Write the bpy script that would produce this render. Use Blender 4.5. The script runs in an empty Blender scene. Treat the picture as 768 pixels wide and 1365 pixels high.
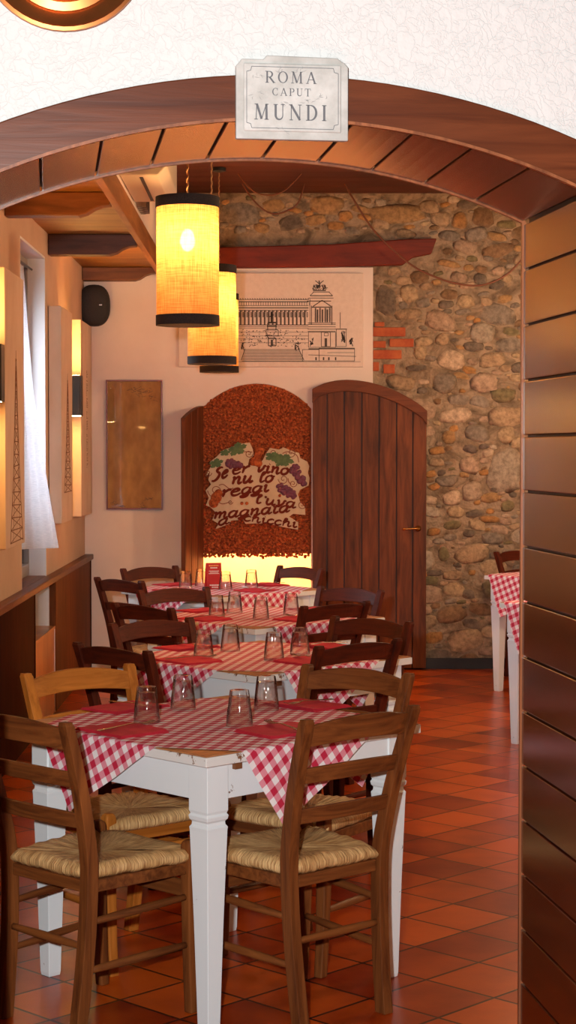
import bpy, bmesh, math, random
from mathutils import Vector, Matrix, noise
PI = math.pi
random.seed(7)
C = bpy.context.scene.collection
sc = bpy.context.scene

# ------------------------------------------------------------------ materials
def newmat(name):
    m = bpy.data.materials.new(name); m.use_nodes = True
    nt = m.node_tree; b = nt.nodes['Principled BSDF']
    return m, nt, b

def ramp(nt, fac, c1, c2, p1=0.35, p2=0.65):
    r = nt.nodes.new('ShaderNodeValToRGB')
    r.color_ramp.elements[0].position = p1; r.color_ramp.elements[1].position = p2
    r.color_ramp.elements[0].color = (*c1, 1); r.color_ramp.elements[1].color = (*c2, 1)
    nt.links.new(fac, r.inputs['Fac'])
    return r.outputs['Color']

def coords(nt, scale=(1, 1, 1), kind='Object', rot=(0, 0, 0), loc=(0, 0, 0)):
    t = nt.nodes.new('ShaderNodeTexCoord'); mp = nt.nodes.new('ShaderNodeMapping')
    mp.inputs['Scale'].default_value = scale; mp.inputs['Rotation'].default_value = rot
    mp.inputs['Location'].default_value = loc
    nt.links.new(t.outputs[kind], mp.inputs['Vector'])
    return mp.outputs['Vector']

def noisetex(nt, vec, scale=1.0, detail=4, rough=.55, dist=0):
    n = nt.nodes.new('ShaderNodeTexNoise')
    n.inputs['Scale'].default_value = scale; n.inputs['Detail'].default_value = detail
    n.inputs['Roughness'].default_value = rough; n.inputs['Distortion'].default_value = dist
    nt.links.new(vec, n.inputs['Vector'])
    return n.outputs['Fac']

def bump(nt, b, h, strength=.3, dist=.01):
    n = nt.nodes.new('ShaderNodeBump')
    n.inputs['Strength'].default_value = strength; n.inputs['Distance'].default_value = dist
    nt.links.new(h, n.inputs['Height']); nt.links.new(n.outputs['Normal'], b.inputs['Normal'])
    return n

def mat(name, c1, c2=None, scale=(8, 8, 8), rough=.5, bstr=0, bscale=60, bdist=.004, metal=0, coat=0,
        p=(0.35, 0.65), detail=4, dist=0, spec=.5):
    m, nt, b = newmat(name)
    b.inputs['Roughness'].default_value = rough; b.inputs['Metallic'].default_value = metal
    b.inputs['Coat Weight'].default_value = coat; b.inputs['Coat Roughness'].default_value = .15
    b.inputs['Specular IOR Level'].default_value = spec
    if c2 is None:
        b.inputs['Base Color'].default_value = (*c1, 1)
    else:
        f = noisetex(nt, coords(nt, scale), 1.0, detail, .6, dist)
        nt.links.new(ramp(nt, f, c1, c2, *p), b.inputs['Base Color'])
    if bstr:
        bump(nt, b, noisetex(nt, coords(nt), bscale, 5), bstr, bdist)
    return m

def wood(name, dark, light, axis='z', rough=.35, coat=.2, fine=45, bstr=.15, spec=.3):
    s = {'x': (2.2, fine, fine), 'y': (fine, 2.2, fine), 'z': (fine, fine, 2.2)}[axis]
    m, nt, b = newmat(name)
    v = coords(nt, s)
    f = noisetex(nt, v, 1.0, 5, .6, .6)
    col = ramp(nt, f, dark, light, .3, .72)
    s2 = tuple(x * .12 for x in s)
    f2 = noisetex(nt, coords(nt, s2), 1.0, 3)
    mx = nt.nodes.new('ShaderNodeMix'); mx.data_type = 'RGBA'; mx.blend_type = 'MULTIPLY'
    mx.inputs['Factor'].default_value = .6
    nt.links.new(col, mx.inputs['A']); nt.links.new(ramp(nt, f2, (.55, .5, .5), (1.15, 1.1, 1.05)), mx.inputs['B'])
    nt.links.new(mx.outputs['Result'], b.inputs['Base Color'])
    b.inputs['Roughness'].default_value = rough; b.inputs['Specular IOR Level'].default_value = spec
    b.inputs['Coat Weight'].default_value = coat; b.inputs['Coat Roughness'].default_value = .2
    bump(nt, b, f, bstr, .003)
    return m

def emit(name, col, strength):
    m, nt, b = newmat(name)
    b.inputs['Base Color'].default_value = (*col, 1)
    b.inputs['Emission Color'].default_value = (*col, 1); b.inputs['Emission Strength'].default_value = strength
    return m

M = {}
def chairwoods(key, d, l, rough=.52):
    for a in 'xyz':
        M[key + a] = wood('chair_%s_%s' % (key, a), d, l, a, rough, 0, spec=.2)
chairwoods('brown', (.085, .023, .006), (.25, .080, .019))
chairwoods('honey', (.30, .09, .010), (.58, .20, .03))
chairwoods('red', (.035, .005, .002), (.12, .017, .004), .55)
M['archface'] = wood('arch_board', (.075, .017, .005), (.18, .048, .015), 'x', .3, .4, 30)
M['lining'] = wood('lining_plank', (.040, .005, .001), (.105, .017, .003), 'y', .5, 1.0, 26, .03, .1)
for _n in M['lining'].node_tree.nodes:
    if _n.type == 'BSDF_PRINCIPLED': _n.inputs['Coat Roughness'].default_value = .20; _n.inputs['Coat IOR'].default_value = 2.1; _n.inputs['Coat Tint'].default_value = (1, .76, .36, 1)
M['groove'] = mat('groove_dark', (.035, .013, .006))
M['bead'] = wood('bead', (.16, .05, .02), (.36, .13, .05), 'z', .35, .2)
M['doorwood'] = wood('door_plank', (.060, .015, .005), (.22, .060, .017), 'z', .6, 0, 22)
M['doorframe'] = wood('door_frame_board', (.10, .024, .007), (.23, .060, .017), 'x', .6, 0, 22)
M['ledge'] = wood('ledge_wood', (.085, .02, .004), (.22, .06, .012), 'y', .4, .05, 30, spec=.2)
M['wains'] = wood('wainscot_wood', (.024, .003, .001), (.06, .010, .002), 'z', .6, 0, 14, spec=.03)
M['wains2'] = wood('wainscot_light', (.09, .024, .005), (.19, .058, .013), 'z', .55, 0, 14, spec=.08)
M['radwood'] = wood('heater_wood', (.46, .18, .04), (.64, .30, .08), 'z', .35, .2, 14)
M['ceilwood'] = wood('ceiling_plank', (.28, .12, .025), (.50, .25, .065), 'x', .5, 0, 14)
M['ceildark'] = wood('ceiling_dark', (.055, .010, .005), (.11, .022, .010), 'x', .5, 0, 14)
M['beamdark'] = wood('beam_dark', (.045, .016, .012), (.12, .045, .028), 'x', .55, 0, 18, .4)
M['beammid'] = wood('beam_mid', (.13, .05, .018), (.30, .12, .045), 'x', .5, 0, 18, .4)
M['beamred'] = wood('beam_red', (.10, .010, .003), (.24, .028, .008), 'x', .55, 0, 10, .5)
M['beamlight'] = wood('beam_light', (.26, .09, .022), (.46, .20, .055), 'y', .5, 0, 18)
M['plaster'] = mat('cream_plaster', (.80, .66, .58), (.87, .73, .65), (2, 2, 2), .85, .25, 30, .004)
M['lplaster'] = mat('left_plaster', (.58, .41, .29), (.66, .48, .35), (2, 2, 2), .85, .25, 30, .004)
M['reveal'] = mat('white_reveal', (.78, .78, .80), (.82, .82, .84), (3, 3, 3), .8, .1, 30)
M['ceramic'] = mat('white_casing', (.72, .62, .48), None, rough=.4)
M['black'] = mat('black_metal', (.012, .010, .010), None, rough=.4)
M['speaker'] = mat('speaker_cloth', (.010, .010, .012), (.03, .028, .03), (300, 300, 300), .7, .3, 400, .001)
M['bandblack'] = mat('black_band', (.012, .006, .005), (.03, .015, .012), (200, 200, 200), .9)
M['copper'] = mat('copper', (.30, .09, .025), (.46, .16, .045), (3, 3, 3), .36, metal=.85)
M['steel'] = mat('steel', (.55, .45, .40), None, rough=.2, metal=1)
M['brass'] = mat('brass', (.70, .36, .10), None, rough=.25, metal=1)
M['napkin'] = mat('red_napkin', (.52, .010, .028), (.64, .018, .045), (20, 20, 20), .8, .2, 200, .001)
M['redcard'] = mat('red_card', (.50, .010, .012), None, rough=.45)
M['whiteink'] = mat('white_print', (.85, .8, .78), None, rough=.5)
M['orangeink'] = mat('orange_print', (.85, .30, .08), None, rough=.5)
M['ink'] = mat('drawing_ink', (.09, .065, .055), None, rough=.8)
M['sketchink'] = mat('sketch_ink', (.20, .08, .035), None, rough=.8)
M['canvas'] = mat('cream_canvas', (.76, .61, .52), (.82, .67, .58), (30, 30, 30), .85, .15, 400, .001)
M['artcanvas'] = mat('art_canvas', (.62, .46, .34), (.70, .54, .42), (6, 6, 3), .8, .15, 300, .001)
M['parchment'] = mat('parchment', (.50, .17, .018), (.78, .34, .07), (9, 9, 5), .6, 0, detail=8)
M['framered'] = mat('frame_red', (.20, .020, .010), None, rough=.3)
M['cable'] = mat('cable_brown', (.16, .045, .018), None, rough=.6)
M['rope'] = mat('twisted_cord', (.55, .33, .17), (.35, .18, .08), (400, 400, 60), .8)
M['signtext'] = mat('sign_letters', (.10, .105, .115), None, rough=.6)
M['signwear'] = mat('sign_marks', (.30, .30, .29), None, rough=.7)
M['signstone'] = mat('sign_plaster', (.36, .36, .33), (.50, .50, .47), (16, 16, 16), .6, .2, 120, .001)
M['signlight'] = mat('sign_face', (.40, .40, .37), (.54, .54, .51), (22, 22, 22), .6, .1, 120, .001, detail=8)
M['scripttext'] = mat('script_letters', (.15, .022, .012), None, rough=.9, spec=.1)
M['creamboard'] = mat('cream_board', (.56, .42, .27), (.64, .49, .33), (10, 10, 10), .8)
M['grape'] = mat('grape_purple', (.09, .010, .030), (.17, .022, .060), (60, 60, 60), .5)
M['vine'] = mat('vine_leaf_green', (.055, .10, .022), (.10, .16, .04), (40, 40, 40), .6)
M['stem'] = mat('vine_stem', (.22, .05, .02), None, rough=.7)
M['brick'] = mat('brick_red', (.40, .075, .028), (.52, .13, .045), (12, 12, 12), .9, .7, 90, .006)
M['baseb'] = mat('dark_base', (.012, .007, .006), None, rough=.6)
M['winframe'] = mat('window_paint', (.30, .26, .24), None, rough=.5)

# stucco of the arch wall: creased trowel texture
m, nt, b = newmat('white_stucco'); M['stucco'] = m
b.inputs['Base Color'].default_value = (.66, .665, .65, 1); b.inputs['Roughness'].default_value = .85
v = nt.nodes.new('ShaderNodeTexVoronoi'); v.feature = 'DISTANCE_TO_EDGE'; v.inputs['Scale'].default_value = 34
n1 = nt.nodes.new('ShaderNodeTexNoise'); n1.inputs['Scale'].default_value = 22; n1.inputs['Detail'].default_value = 6
cc = coords(nt); nt.links.new(cc, n1.inputs['Vector'])
mx = nt.nodes.new('ShaderNodeMix'); mx.data_type = 'RGBA'; mx.blend_type = 'ADD'; mx.inputs['Factor'].default_value = .12
nt.links.new(cc, mx.inputs['A']); nt.links.new(n1.outputs['Color'], mx.inputs['B'])
nt.links.new(mx.outputs['Result'], v.inputs['Vector'])
ad = nt.nodes.new('ShaderNodeMath'); ad.operation = 'ADD'
mi = nt.nodes.new('ShaderNodeMath'); mi.operation = 'MINIMUM'; mi.inputs[1].default_value = .10
nt.links.new(v.outputs['Distance'], mi.inputs[0])
nt.links.new(mi.outputs[0], ad.inputs[0]); nt.links.new(n1.outputs['Fac'], ad.inputs[1])
bump(nt, b, ad.outputs[0], .6, .012)

# terracotta floor tiles laid diagonally
m, nt, b = newmat('terracotta_tiles'); M['floor'] = m
A = math.radians(45.5)
vx, vy = .460, 5.284
ca, sa = math.cos(A), math.sin(A)
g = nt.nodes.new('ShaderNodeNewGeometry'); sep = nt.nodes.new('ShaderNodeSeparateXYZ')
nt.links.new(g.outputs['Position'], sep.inputs[0])
def mth(op, a, bb=None, c=None):
    n = nt.nodes.new('ShaderNodeMath'); n.operation = op
    for i, x in enumerate((a, bb, c)):
        if x is None: continue
        if isinstance(x, (int, float)): n.inputs[i].default_value = x
        else: nt.links.new(x, n.inputs[i])
    return n.outputs[0]
X, Y = sep.outputs[0], sep.outputs[1]
T = .2525
def lin(cx, cy, off): return mth('DIVIDE', mth('ADD', mth('MULTIPLY_ADD', X, cx, off), mth('MULTIPLY', Y, cy)), T)
U = lin(ca, sa, -(vx * ca + vy * sa)); V = lin(sa, -ca, -(vx * sa - vy * ca))
def edge(u):
    f = mth('FRACT', u); return mth('MINIMUM', f, mth('SUBTRACT', 1.0, f))
e = mth('MINIMUM', edge(U), edge(V))
grout = mth('LESS_THAN', e, .019)
cmb = nt.nodes.new('ShaderNodeCombineXYZ')
nt.links.new(mth('FLOOR', U), cmb.inputs[0]); nt.links.new(mth('FLOOR', V), cmb.inputs[1])
wn = nt.nodes.new('ShaderNodeTexWhiteNoise'); wn.noise_dimensions = '3D'; nt.links.new(cmb.outputs[0], wn.inputs['Vector'])
nn = noisetex(nt, g.outputs['Position'], 5, 5)
ff = mth('ADD', mth('MULTIPLY', wn.outputs['Value'], .45), mth('MULTIPLY', nn, .6))
col = ramp(nt, ff, (.21, .014, .001), (.58, .092, .006), .25, .75)
mx = nt.nodes.new('ShaderNodeMix'); mx.data_type = 'RGBA'; nt.links.new(grout, mx.inputs['Factor'])
nt.links.new(col, mx.inputs['A']); mx.inputs['B'].default_value = (.030, .008, .005, 1)
nt.links.new(mx.outputs['Result'], b.inputs['Base Color'])
b.inputs['Roughness'].default_value = .28; b.inputs['Specular IOR Level'].default_value = .35
bump(nt, b, mth('ADD', mth('MULTIPLY', mth('MINIMUM', e, .03), 12.0), mth('MULTIPLY', nn, .25)), .25, .004)

# gingham
m, nt, b = newmat('gingham_cloth'); M['gingham'] = m
uv = nt.nodes.new('ShaderNodeTexCoord'); sep = nt.nodes.new('ShaderNodeSeparateXYZ'); nt.links.new(uv.outputs['UV'], sep.inputs[0])
def stripe(c): return mth('LESS_THAN', mth('FRACT', mth('DIVIDE', c, .042)), .5)
s1, s2 = stripe(sep.outputs[0]), stripe(sep.outputs[1])
sm = mth('MULTIPLY', mth('ADD', s1, s2), .5)
r = nt.nodes.new('ShaderNodeValToRGB'); r.color_ramp.interpolation = 'CONSTANT'
r.color_ramp.elements[0].color = (.86, .80, .80, 1); r.color_ramp.elements[0].position = 0
r.color_ramp.elements[1].color = (.72, .26, .32, 1); r.color_ramp.elements[1].position = .3
q = r.color_ramp.elements.new(.8); q.color = (.52, .012, .05, 1)
nt.links.new(sm, r.inputs['Fac']); nt.links.new(r.outputs['Color'], b.inputs['Base Color'])
b.inputs['Roughness'].default_value = .85
bump(nt, b, noisetex(nt, coords(nt), 500, 2), .15, .001)

# white table paint with worn edges, bare top
def paint(name, base, wear, thr):
    m, nt, b = newmat(name)
    f = noisetex(nt, coords(nt, (14, 14, 14)), 1, 8, .75)
    nt.links.new(ramp(nt, f, wear, base, thr, thr + .02), b.inputs['Base Color'])
    b.inputs['Roughness'].default_value = .45
    bump(nt, b, noisetex(nt, coords(nt, (10, 10, 60)), 3, 4), .08, .002)
    return m
M['white'] = paint('white_paint', (.76, .82, .84), (.16, .09, .06), .325)
M['edgepaint'] = paint('worn_edge_paint', (.74, .74, .71), (.22, .10, .05), .40)
M['tablewood'] = wood('table_wood', (.38, .15, .055), (.62, .30, .13), 'x', .35, .15, 22)

# straw
m, nt, b = newmat('rush_straw'); M['rush'] = m
uv = nt.nodes.new('ShaderNodeTexCoord'); mp = nt.nodes.new('ShaderNodeMapping'); mp.inputs['Scale'].default_value = (1, .06, 1)
nt.links.new(uv.outputs['UV'], mp.inputs['Vector'])
f = noisetex(nt, mp.outputs['Vector'], 240, 4, .6, .2)
f2 = noisetex(nt, coords(nt, (9, 9, 9)), 1, 3)
mx = nt.nodes.new('ShaderNodeMix'); mx.data_type = 'RGBA'; mx.blend_type = 'MULTIPLY'; mx.inputs['Factor'].default_value = .8
nt.links.new(ramp(nt, f, (.30, .13, .035), (.84, .56, .25), .32, .62), mx.inputs['A'])
nt.links.new(ramp(nt, f2, (.72, .60, .45), (1, 1, 1)), mx.inputs['B'])
nt.links.new(mx.outputs['Result'], b.inputs['Base Color']); b.inputs['Roughness'].default_value = .6
bump(nt, b, f, .9, .004)

# stones: per-vertex colour attribute
m, nt, b = newmat('field_stones'); M['stones'] = m
at = nt.nodes.new('ShaderNodeAttribute'); at.attribute_name = 'stone'
f = noisetex(nt, coords(nt, (26, 26, 26)), 1, 8, .7)
mx = nt.nodes.new('ShaderNodeMix'); mx.data_type = 'RGBA'; mx.blend_type = 'MULTIPLY'; mx.inputs['Factor'].default_value = 1
nt.links.new(at.outputs['Color'], mx.inputs['A']); nt.links.new(ramp(nt, f, (.42, .38, .34), (1.25, 1.2, 1.12), .3, .7), mx.inputs['B'])
nt.links.new(mx.outputs['Result'], b.inputs['Base Color']); b.inputs['Roughness'].default_value = .85
bump(nt, b, f, .8, .012)
M['mortar'] = mat('mortar', (.15, .098, .058), (.40, .275, .175), (7, 7, 9), .95, 1, 38, .02, p=(.36, .6), detail=9, dist=.8)
M['cork'] = mat('cork_chips', (.20, .030, .006), (.56, .13, .028), (55, 55, 55), .9, .6, 180, .004)

# pendant fabric: woven translucent shade
m, nt, b = newmat('shade_fabric'); M['shade'] = m
out = nt.nodes['Material Output']; nt.nodes.remove(b)
tr = nt.nodes.new('ShaderNodeBsdfTranslucent'); df = nt.nodes.new('ShaderNodeBsdfDiffuse'); tp = nt.nodes.new('ShaderNodeBsdfTransparent')
f = noisetex(nt, coords(nt, (260, 260, 14)), 1, 2); f2 = noisetex(nt, coords(nt, (12, 12, 330)), 1, 2)
fm = mth('MULTIPLY', mth('ADD', f, f2), .5)
c = ramp(nt, fm, (.62, .30, .09), (1.0, .68, .30), .36, .64)
nt.links.new(c, tr.inputs['Color']); nt.links.new(c, df.inputs['Color'])
m1 = nt.nodes.new('ShaderNodeMixShader'); m1.inputs[0].default_value = .30
nt.links.new(tr.outputs[0], m1.inputs[1]); nt.links.new(df.outputs[0], m1.inputs[2])
m2 = nt.nodes.new('ShaderNodeMixShader'); m2.inputs[0].default_value = .16
nt.links.new(m1.outputs[0], m2.inputs[1]); nt.links.new(tp.outputs[0], m2.inputs[2])
nt.links.new(m2.outputs[0], out.inputs[0])

# curtain
m, nt, b = newmat('curtain_voile'); M['curtain'] = m
out = nt.nodes['Material Output']; nt.nodes.remove(b)
tr = nt.nodes.new('ShaderNodeBsdfTranslucent'); df = nt.nodes.new('ShaderNodeBsdfDiffuse')
f = noisetex(nt, coords(nt, (30, 30, 300)), 1, 2)
c = ramp(nt, f, (.74, .76, .80), (.86, .87, .90))
nt.links.new(c, tr.inputs['Color']); nt.links.new(c, df.inputs['Color'])
m1 = nt.nodes.new('ShaderNodeMixShader'); m1.inputs[0].default_value = .5
nt.links.new(tr.outputs[0], m1.inputs[1]); nt.links.new(df.outputs[0], m1.inputs[2])
nt.links.new(m1.outputs[0], out.inputs[0])

# drinking glass
m, nt, b = newmat('clear_glass'); M['glass'] = m
out = nt.nodes['Material Output']; nt.nodes.remove(b)
gl = nt.nodes.new('ShaderNodeBsdfGlass'); gl.inputs['IOR'].default_value = 1.45; gl.inputs['Roughness'].default_value = 0.02
gl.inputs['Color'].default_value = (.97, .95, .93, 1)
tp = nt.nodes.new('ShaderNodeBsdfTransparent'); tp.inputs['Color'].default_value = (.985, .98, .975, 1)
m1 = nt.nodes.new('ShaderNodeMixShader'); m1.inputs[0].default_value = .86
th_g = nt.nodes.new('ShaderNodeMixShader'); gs = nt.nodes.new('ShaderNodeBsdfGlossy'); gs.inputs['Roughness'].default_value = .07
fr = nt.nodes.new('ShaderNodeFresnel'); fr.inputs['IOR'].default_value = 1.22
nt.links.new(fr.outputs[0], th_g.inputs[0]); nt.links.new(tp.outputs[0], th_g.inputs[1]); nt.links.new(gs.outputs[0], th_g.inputs[2])
nt.links.new(gl.outputs[0], m1.inputs[1]); nt.links.new(th_g.outputs[0], m1.inputs[2])
nt.links.new(m1.outputs[0], out.inputs[0])
# flat pane over pictures and in the window
m, nt, b = newmat('pane_glass'); M['pane'] = m
out = nt.nodes['Material Output']; nt.nodes.remove(b)
gs = nt.nodes.new('ShaderNodeBsdfGlossy'); gs.inputs['Roughness'].default_value = .03
tp = nt.nodes.new('ShaderNodeBsdfTransparent'); fr = nt.nodes.new('ShaderNodeFresnel'); fr.inputs['IOR'].default_value = 1.5
m1 = nt.nodes.new('ShaderNodeMixShader'); nt.links.new(fr.outputs[0], m1.inputs[0])
nt.links.new(tp.outputs[0], m1.inputs[1]); nt.links.new(gs.outputs[0], m1.inputs[2]); nt.links.new(m1.outputs[0], out.inputs[0])
M['bulb'] = emit('bulb_glow', (1.0, .74, .36), 75)
M['sconceglow'] = emit('sconce_glow', (1.0, .50, .14), 520)
M['sconceglow2'] = emit('sconce_glow_low', (1.0, .50, .14), 260)
M['outdoor'] = emit('daylight_sky', (.78, .88, 1.0), 5)

# ------------------------------------------------------------------ mesh building
class MB:
    def __init__(s): s.v = []; s.f = []; s.mi = []; s.uv = {}
    def add(s, vs, fs, mi=0, mtx=None):
        k = len(s.v)
        s.v += [tuple(mtx @ Vector(p)) if mtx else tuple(p) for p in vs]
        s.f += [tuple(i + k for i in f) for f in fs]; s.mi += [mi] * len(fs)
        return k
    def box(s, x0, x1, y0, y1, z0, z1, mi=0, mtx=None):
        vs = [(x, y, z) for z in (z0, z1) for x, y in ((x0, y0), (x1, y0), (x1, y1), (x0, y1))]
        s.add(vs, [(3, 2, 1, 0), (4, 5, 6, 7), (0, 1, 5, 4), (1, 2, 6, 5), (2, 3, 7, 6), (3, 0, 4, 7)], mi, mtx)
    def loft(s, rings, mi=0, cap=True, closed=True, mtx=None):
        n = len(rings[0]); vs = [p for r in rings for p in r]; fs = []
        for i in range(len(rings) - 1):
            for j in range(n if closed else n - 1):
                a, b2 = i * n + j, i * n + (j + 1) % n
                fs.append((a, b2, b2 + n, a + n))
        if cap:
            fs.append(tuple(range(n - 1, -1, -1))); k = (len(rings) - 1) * n; fs.append(tuple(k + i for i in range(n)))
        s.add(vs, fs, mi, mtx)
    def post(s, pts, wx, wy, mi=0):
        """square-section post through pts (mostly vertical); wx, wy numbers or lists"""
        rings = []
        for i, p in enumerate(pts):
            a = (wx[i] if isinstance(wx, (list, tuple)) else wx) / 2; b2 = (wy[i] if isinstance(wy, (list, tuple)) else wy) / 2
            rings.append([(p[0] - a, p[1] - b2, p[2]), (p[0] + a, p[1] - b2, p[2]), (p[0] + a, p[1] + b2, p[2]), (p[0] - a, p[1] + b2, p[2])])
        s.loft(rings, mi)
    def tube(s, pts, rad, n=8, mi=0):
        pts = [Vector(p) for p in pts]; rings = []
        up = Vector((0, 0, 1))
        for i, p in enumerate(pts):
            d = (pts[min(i + 1, len(pts) - 1)] - pts[max(i - 1, 0)]).normalized()
            u = d.cross(up)
            if u.length < .05: u = d.cross(Vector((0, 1, 0)))
            u.normalize(); w = d.cross(u)
            r = rad[i] if isinstance(rad, (list, tuple)) else rad
            rings.append([tuple(p + (u * math.cos(2 * PI * k / n) + w * math.sin(2 * PI * k / n)) * r) for k in range(n)])
        s.loft(rings, mi)
    def lathe(s, prof, n=24, mi=0, mtx=None, closed=False):
        rings = [[(r * math.cos(2 * PI * k / n), r * math.sin(2 * PI * k / n), z) for k in range(n)] for r, z in prof]
        if closed: rings.append(rings[0])
        s.loft(rings, mi, cap=not closed, mtx=mtx)
    def prism(s, poly, d0, d1, mi=0, mtx=None):
        """poly of (x,z); extruded along y from d0 to d1"""
        n = len(poly)
        vs = [(x, d0, z) for x, z in poly] + [(x, d1, z) for x, z in poly]
        fs = [tuple(range(n)), tuple(range(2 * n - 1, n - 1, -1))] + [(i, i + n, (i + 1) % n + n, (i + 1) % n) for i in range(n)]
        s.add(vs, fs, mi, mtx)
    def stroke(s, pts, w, y=0, th=.0006, mi=0, dy=0):
        """flat inked stroke in the x,z plane at depth y; w number or list"""
        n = len(pts); L = []; R = []
        for i, p in enumerate(pts):
            a = pts[max(i - 1, 0)]; b2 = pts[min(i + 1, n - 1)]
            dx, dz = b2[0] - a[0], b2[1] - a[1]; l = math.hypot(dx, dz) or 1
            ww = (w[i] if isinstance(w, (list, tuple)) else w) / 2
            L.append((p[0] - dz / l * ww, p[1] + dx / l * ww)); R.append((p[0] + dz / l * ww, p[1] - dx / l * ww))
        rings = [[(l[0], y, l[1]), (r2[0], y, r2[1]), (r2[0], y - th - i * dy, r2[1]), (l[0], y - th - i * dy, l[1])] for i, (l, r2) in enumerate(zip(L, R))]
        s.loft(rings, mi)
    def build(s, name, mats, parent=None, loc=(0, 0, 0), rotz=0, smooth=False, bevel=0, seg=2):
        me = bpy.data.meshes.new(name); me.from_pydata(s.v, [], s.f)
        if not isinstance(mats, (list, tuple)): mats = [mats]
        for m in mats: me.materials.append(m)
        for p, i in zip(me.polygons, s.mi): p.material_index = i; p.use_smooth = smooth
        if s.uv:
            ul = me.uv_layers.new(name='UVMap')
            for l in me.loops: ul.data[l.index].uv = s.uv.get(l.vertex_index, (0, 0))
        bm = bmesh.new(); bm.from_mesh(me); bmesh.ops.recalc_face_normals(bm, faces=bm.faces); bm.to_mesh(me); bm.free()
        me.update()
        o = bpy.data.objects.new(name, me); C.objects.link(o)
        o.location = loc; o.rotation_euler = (0, 0, rotz)
        if parent: o.parent = parent
        if bevel:
            bv = o.modifiers.new('bevel', 'BEVEL'); bv.width = bevel; bv.segments = seg; bv.limit_method = 'ANGLE'; bv.angle_limit = .6
        return o

def tag(o, label, cat, group=None, kind=None):
    o['label'] = label; o['category'] = cat
    if group: o['group'] = group
    if kind: o['kind'] = kind
    return o
def struct(o, label=None):
    o['kind'] = 'structure'
    if label: o['label'] = label
    return o
def empty(name, loc, rz=0):
    o = bpy.data.objects.new(name, None); C.objects.link(o); o.location = loc; o.rotation_euler = (0, 0, rz)
    o.empty_display_size = .1
    return o
def dup(root, loc, rz, parent=None):
    r = root.copy(); C.objects.link(r); r.location = loc; r.rotation_euler = (0, 0, rz)
    for ch in list(root.children):
        c = ch.copy(); C.objects.link(c); c.parent = r
        for gch in list(ch.children):
            d = gch.copy(); C.objects.link(d); d.parent = c
    return r
def shademesh(o, ang=40):
    for p in o.data.polygons: p.use_smooth = True
    o.data.set_sharp_from_angle(angle=math.radians(ang))

def catmull(pts, k=6):
    out = []
    n = len(pts)
    for i in range(n - 1):
        p0, p1, p2, p3 = pts[max(i - 1, 0)], pts[i], pts[i + 1], pts[min(i + 2, n - 1)]
        for j in range(k):
            t = j / k
            out.append(tuple(.5 * (2 * b2 + (c2 - a) * t + (2 * a - 5 * b2 + 4 * c2 - d) * t * t + (-a + 3 * b2 - 3 * c2 + d) * t ** 3)
                             for a, b2, c2, d in zip(p0, p1, p2, p3)))
    out.append(tuple(pts[-1]))
    return out

WY = 12.9              # the far wall
XL = -1.33             # left wall surface
SW = 2400 / WY
def wx(px): return (px - 361) / SW       # far-wall survey grid to metres
def wz(py): return 1.57 - (py - 600) / SW

# ------------------------------------------------------------------ room shell
mb = MB(); mb.box(-3.7, 4.8, -1.5, WY + .9, -.05, 0); struct(mb.build('floor', M['floor']))

mb = MB()
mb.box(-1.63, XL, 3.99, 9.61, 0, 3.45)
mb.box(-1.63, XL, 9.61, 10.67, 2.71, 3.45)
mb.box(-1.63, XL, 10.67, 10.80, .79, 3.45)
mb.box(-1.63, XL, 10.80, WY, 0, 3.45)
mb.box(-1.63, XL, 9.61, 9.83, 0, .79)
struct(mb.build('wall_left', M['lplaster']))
mb = MB()
mb.box(-1.66, -1.60, 9.83, 10.80, 0, .79)
mb.box(-1.60, XL - .002, 10.785, 10.799, 0, .78); mb.box(-1.60, XL - .002, 9.831, 9.845, 0, .78)
mb.box(-1.56, XL - .001, 10.655, 10.669, .80, 2.709); mb.box(-1.56, XL - .001, 9.611, 9.625, .80, 2.709)
mb.box(-1.56, XL - .001, 9.625, 10.655, 2.695, 2.709)
struct(mb.build('trim_1', M['reveal']), 'white painted reveals of the window and the niche below it')

# back wall with the arched doorway
DX0, DX1, DSP, DR = -.49, .29, 1.866, .53
def doorarc(n=14):
    cx = (DX0 + DX1) / 2; hw = (DX1 - DX0) / 2; rise = .178; R = (hw * hw + rise * rise) / (2 * rise); cz = DSP + rise - R
    a0 = math.asin(hw / R)
    return [(cx + R * math.sin(-a0 + 2 * a0 * i / n), cz + R * math.cos(-a0 + 2 * a0 * i / n)) for i in range(n + 1)]
arc = doorarc()
def wallpoly(x0, x1, z1):
    return [(x0, 0), (DX0, 0)] + arc + [(DX1, 0), (x1, 0), (x1, z1), (x0, z1)]
mb = MB(); mb.prism(wallpoly(-1.63, 4.6, 3.45), WY, WY + .2); struct(mb.build('wall_back', M['mortar']))
mb = MB(); mb.prism(wallpoly(XL, .73, 2.872), WY - .025, WY)
struct(mb.build('wall_back_plaster', M['plaster'], bevel=.004), 'cream plastered part of the far wall')
# bright recess behind the doorway
mb = MB()
mb.box(-.6, .4, WY + .85, WY + .9, 0, 2.2); mb.box(-.62, -.58, WY + .2, WY + .9, 0, 2.2); mb.box(.38, .42, WY + .2, WY + .9, 0, 2.2)
mb.box(-.62, .42, WY + .2, WY + .9, 2.2, 2.25)
struct(mb.build('wall_recess', M['lplaster']), 'lit cream niche behind the arched doorway')
mb = MB(); mb.box(4.55, 4.6, 4.70, WY, 0, 3.45); struct(mb.build('wall_right', M['plaster']))
mb = MB(); mb.box(.30, 4.55, WY - .03, WY, 0, .075); struct(mb.build('baseboard_back', M['baseb']))

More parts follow.
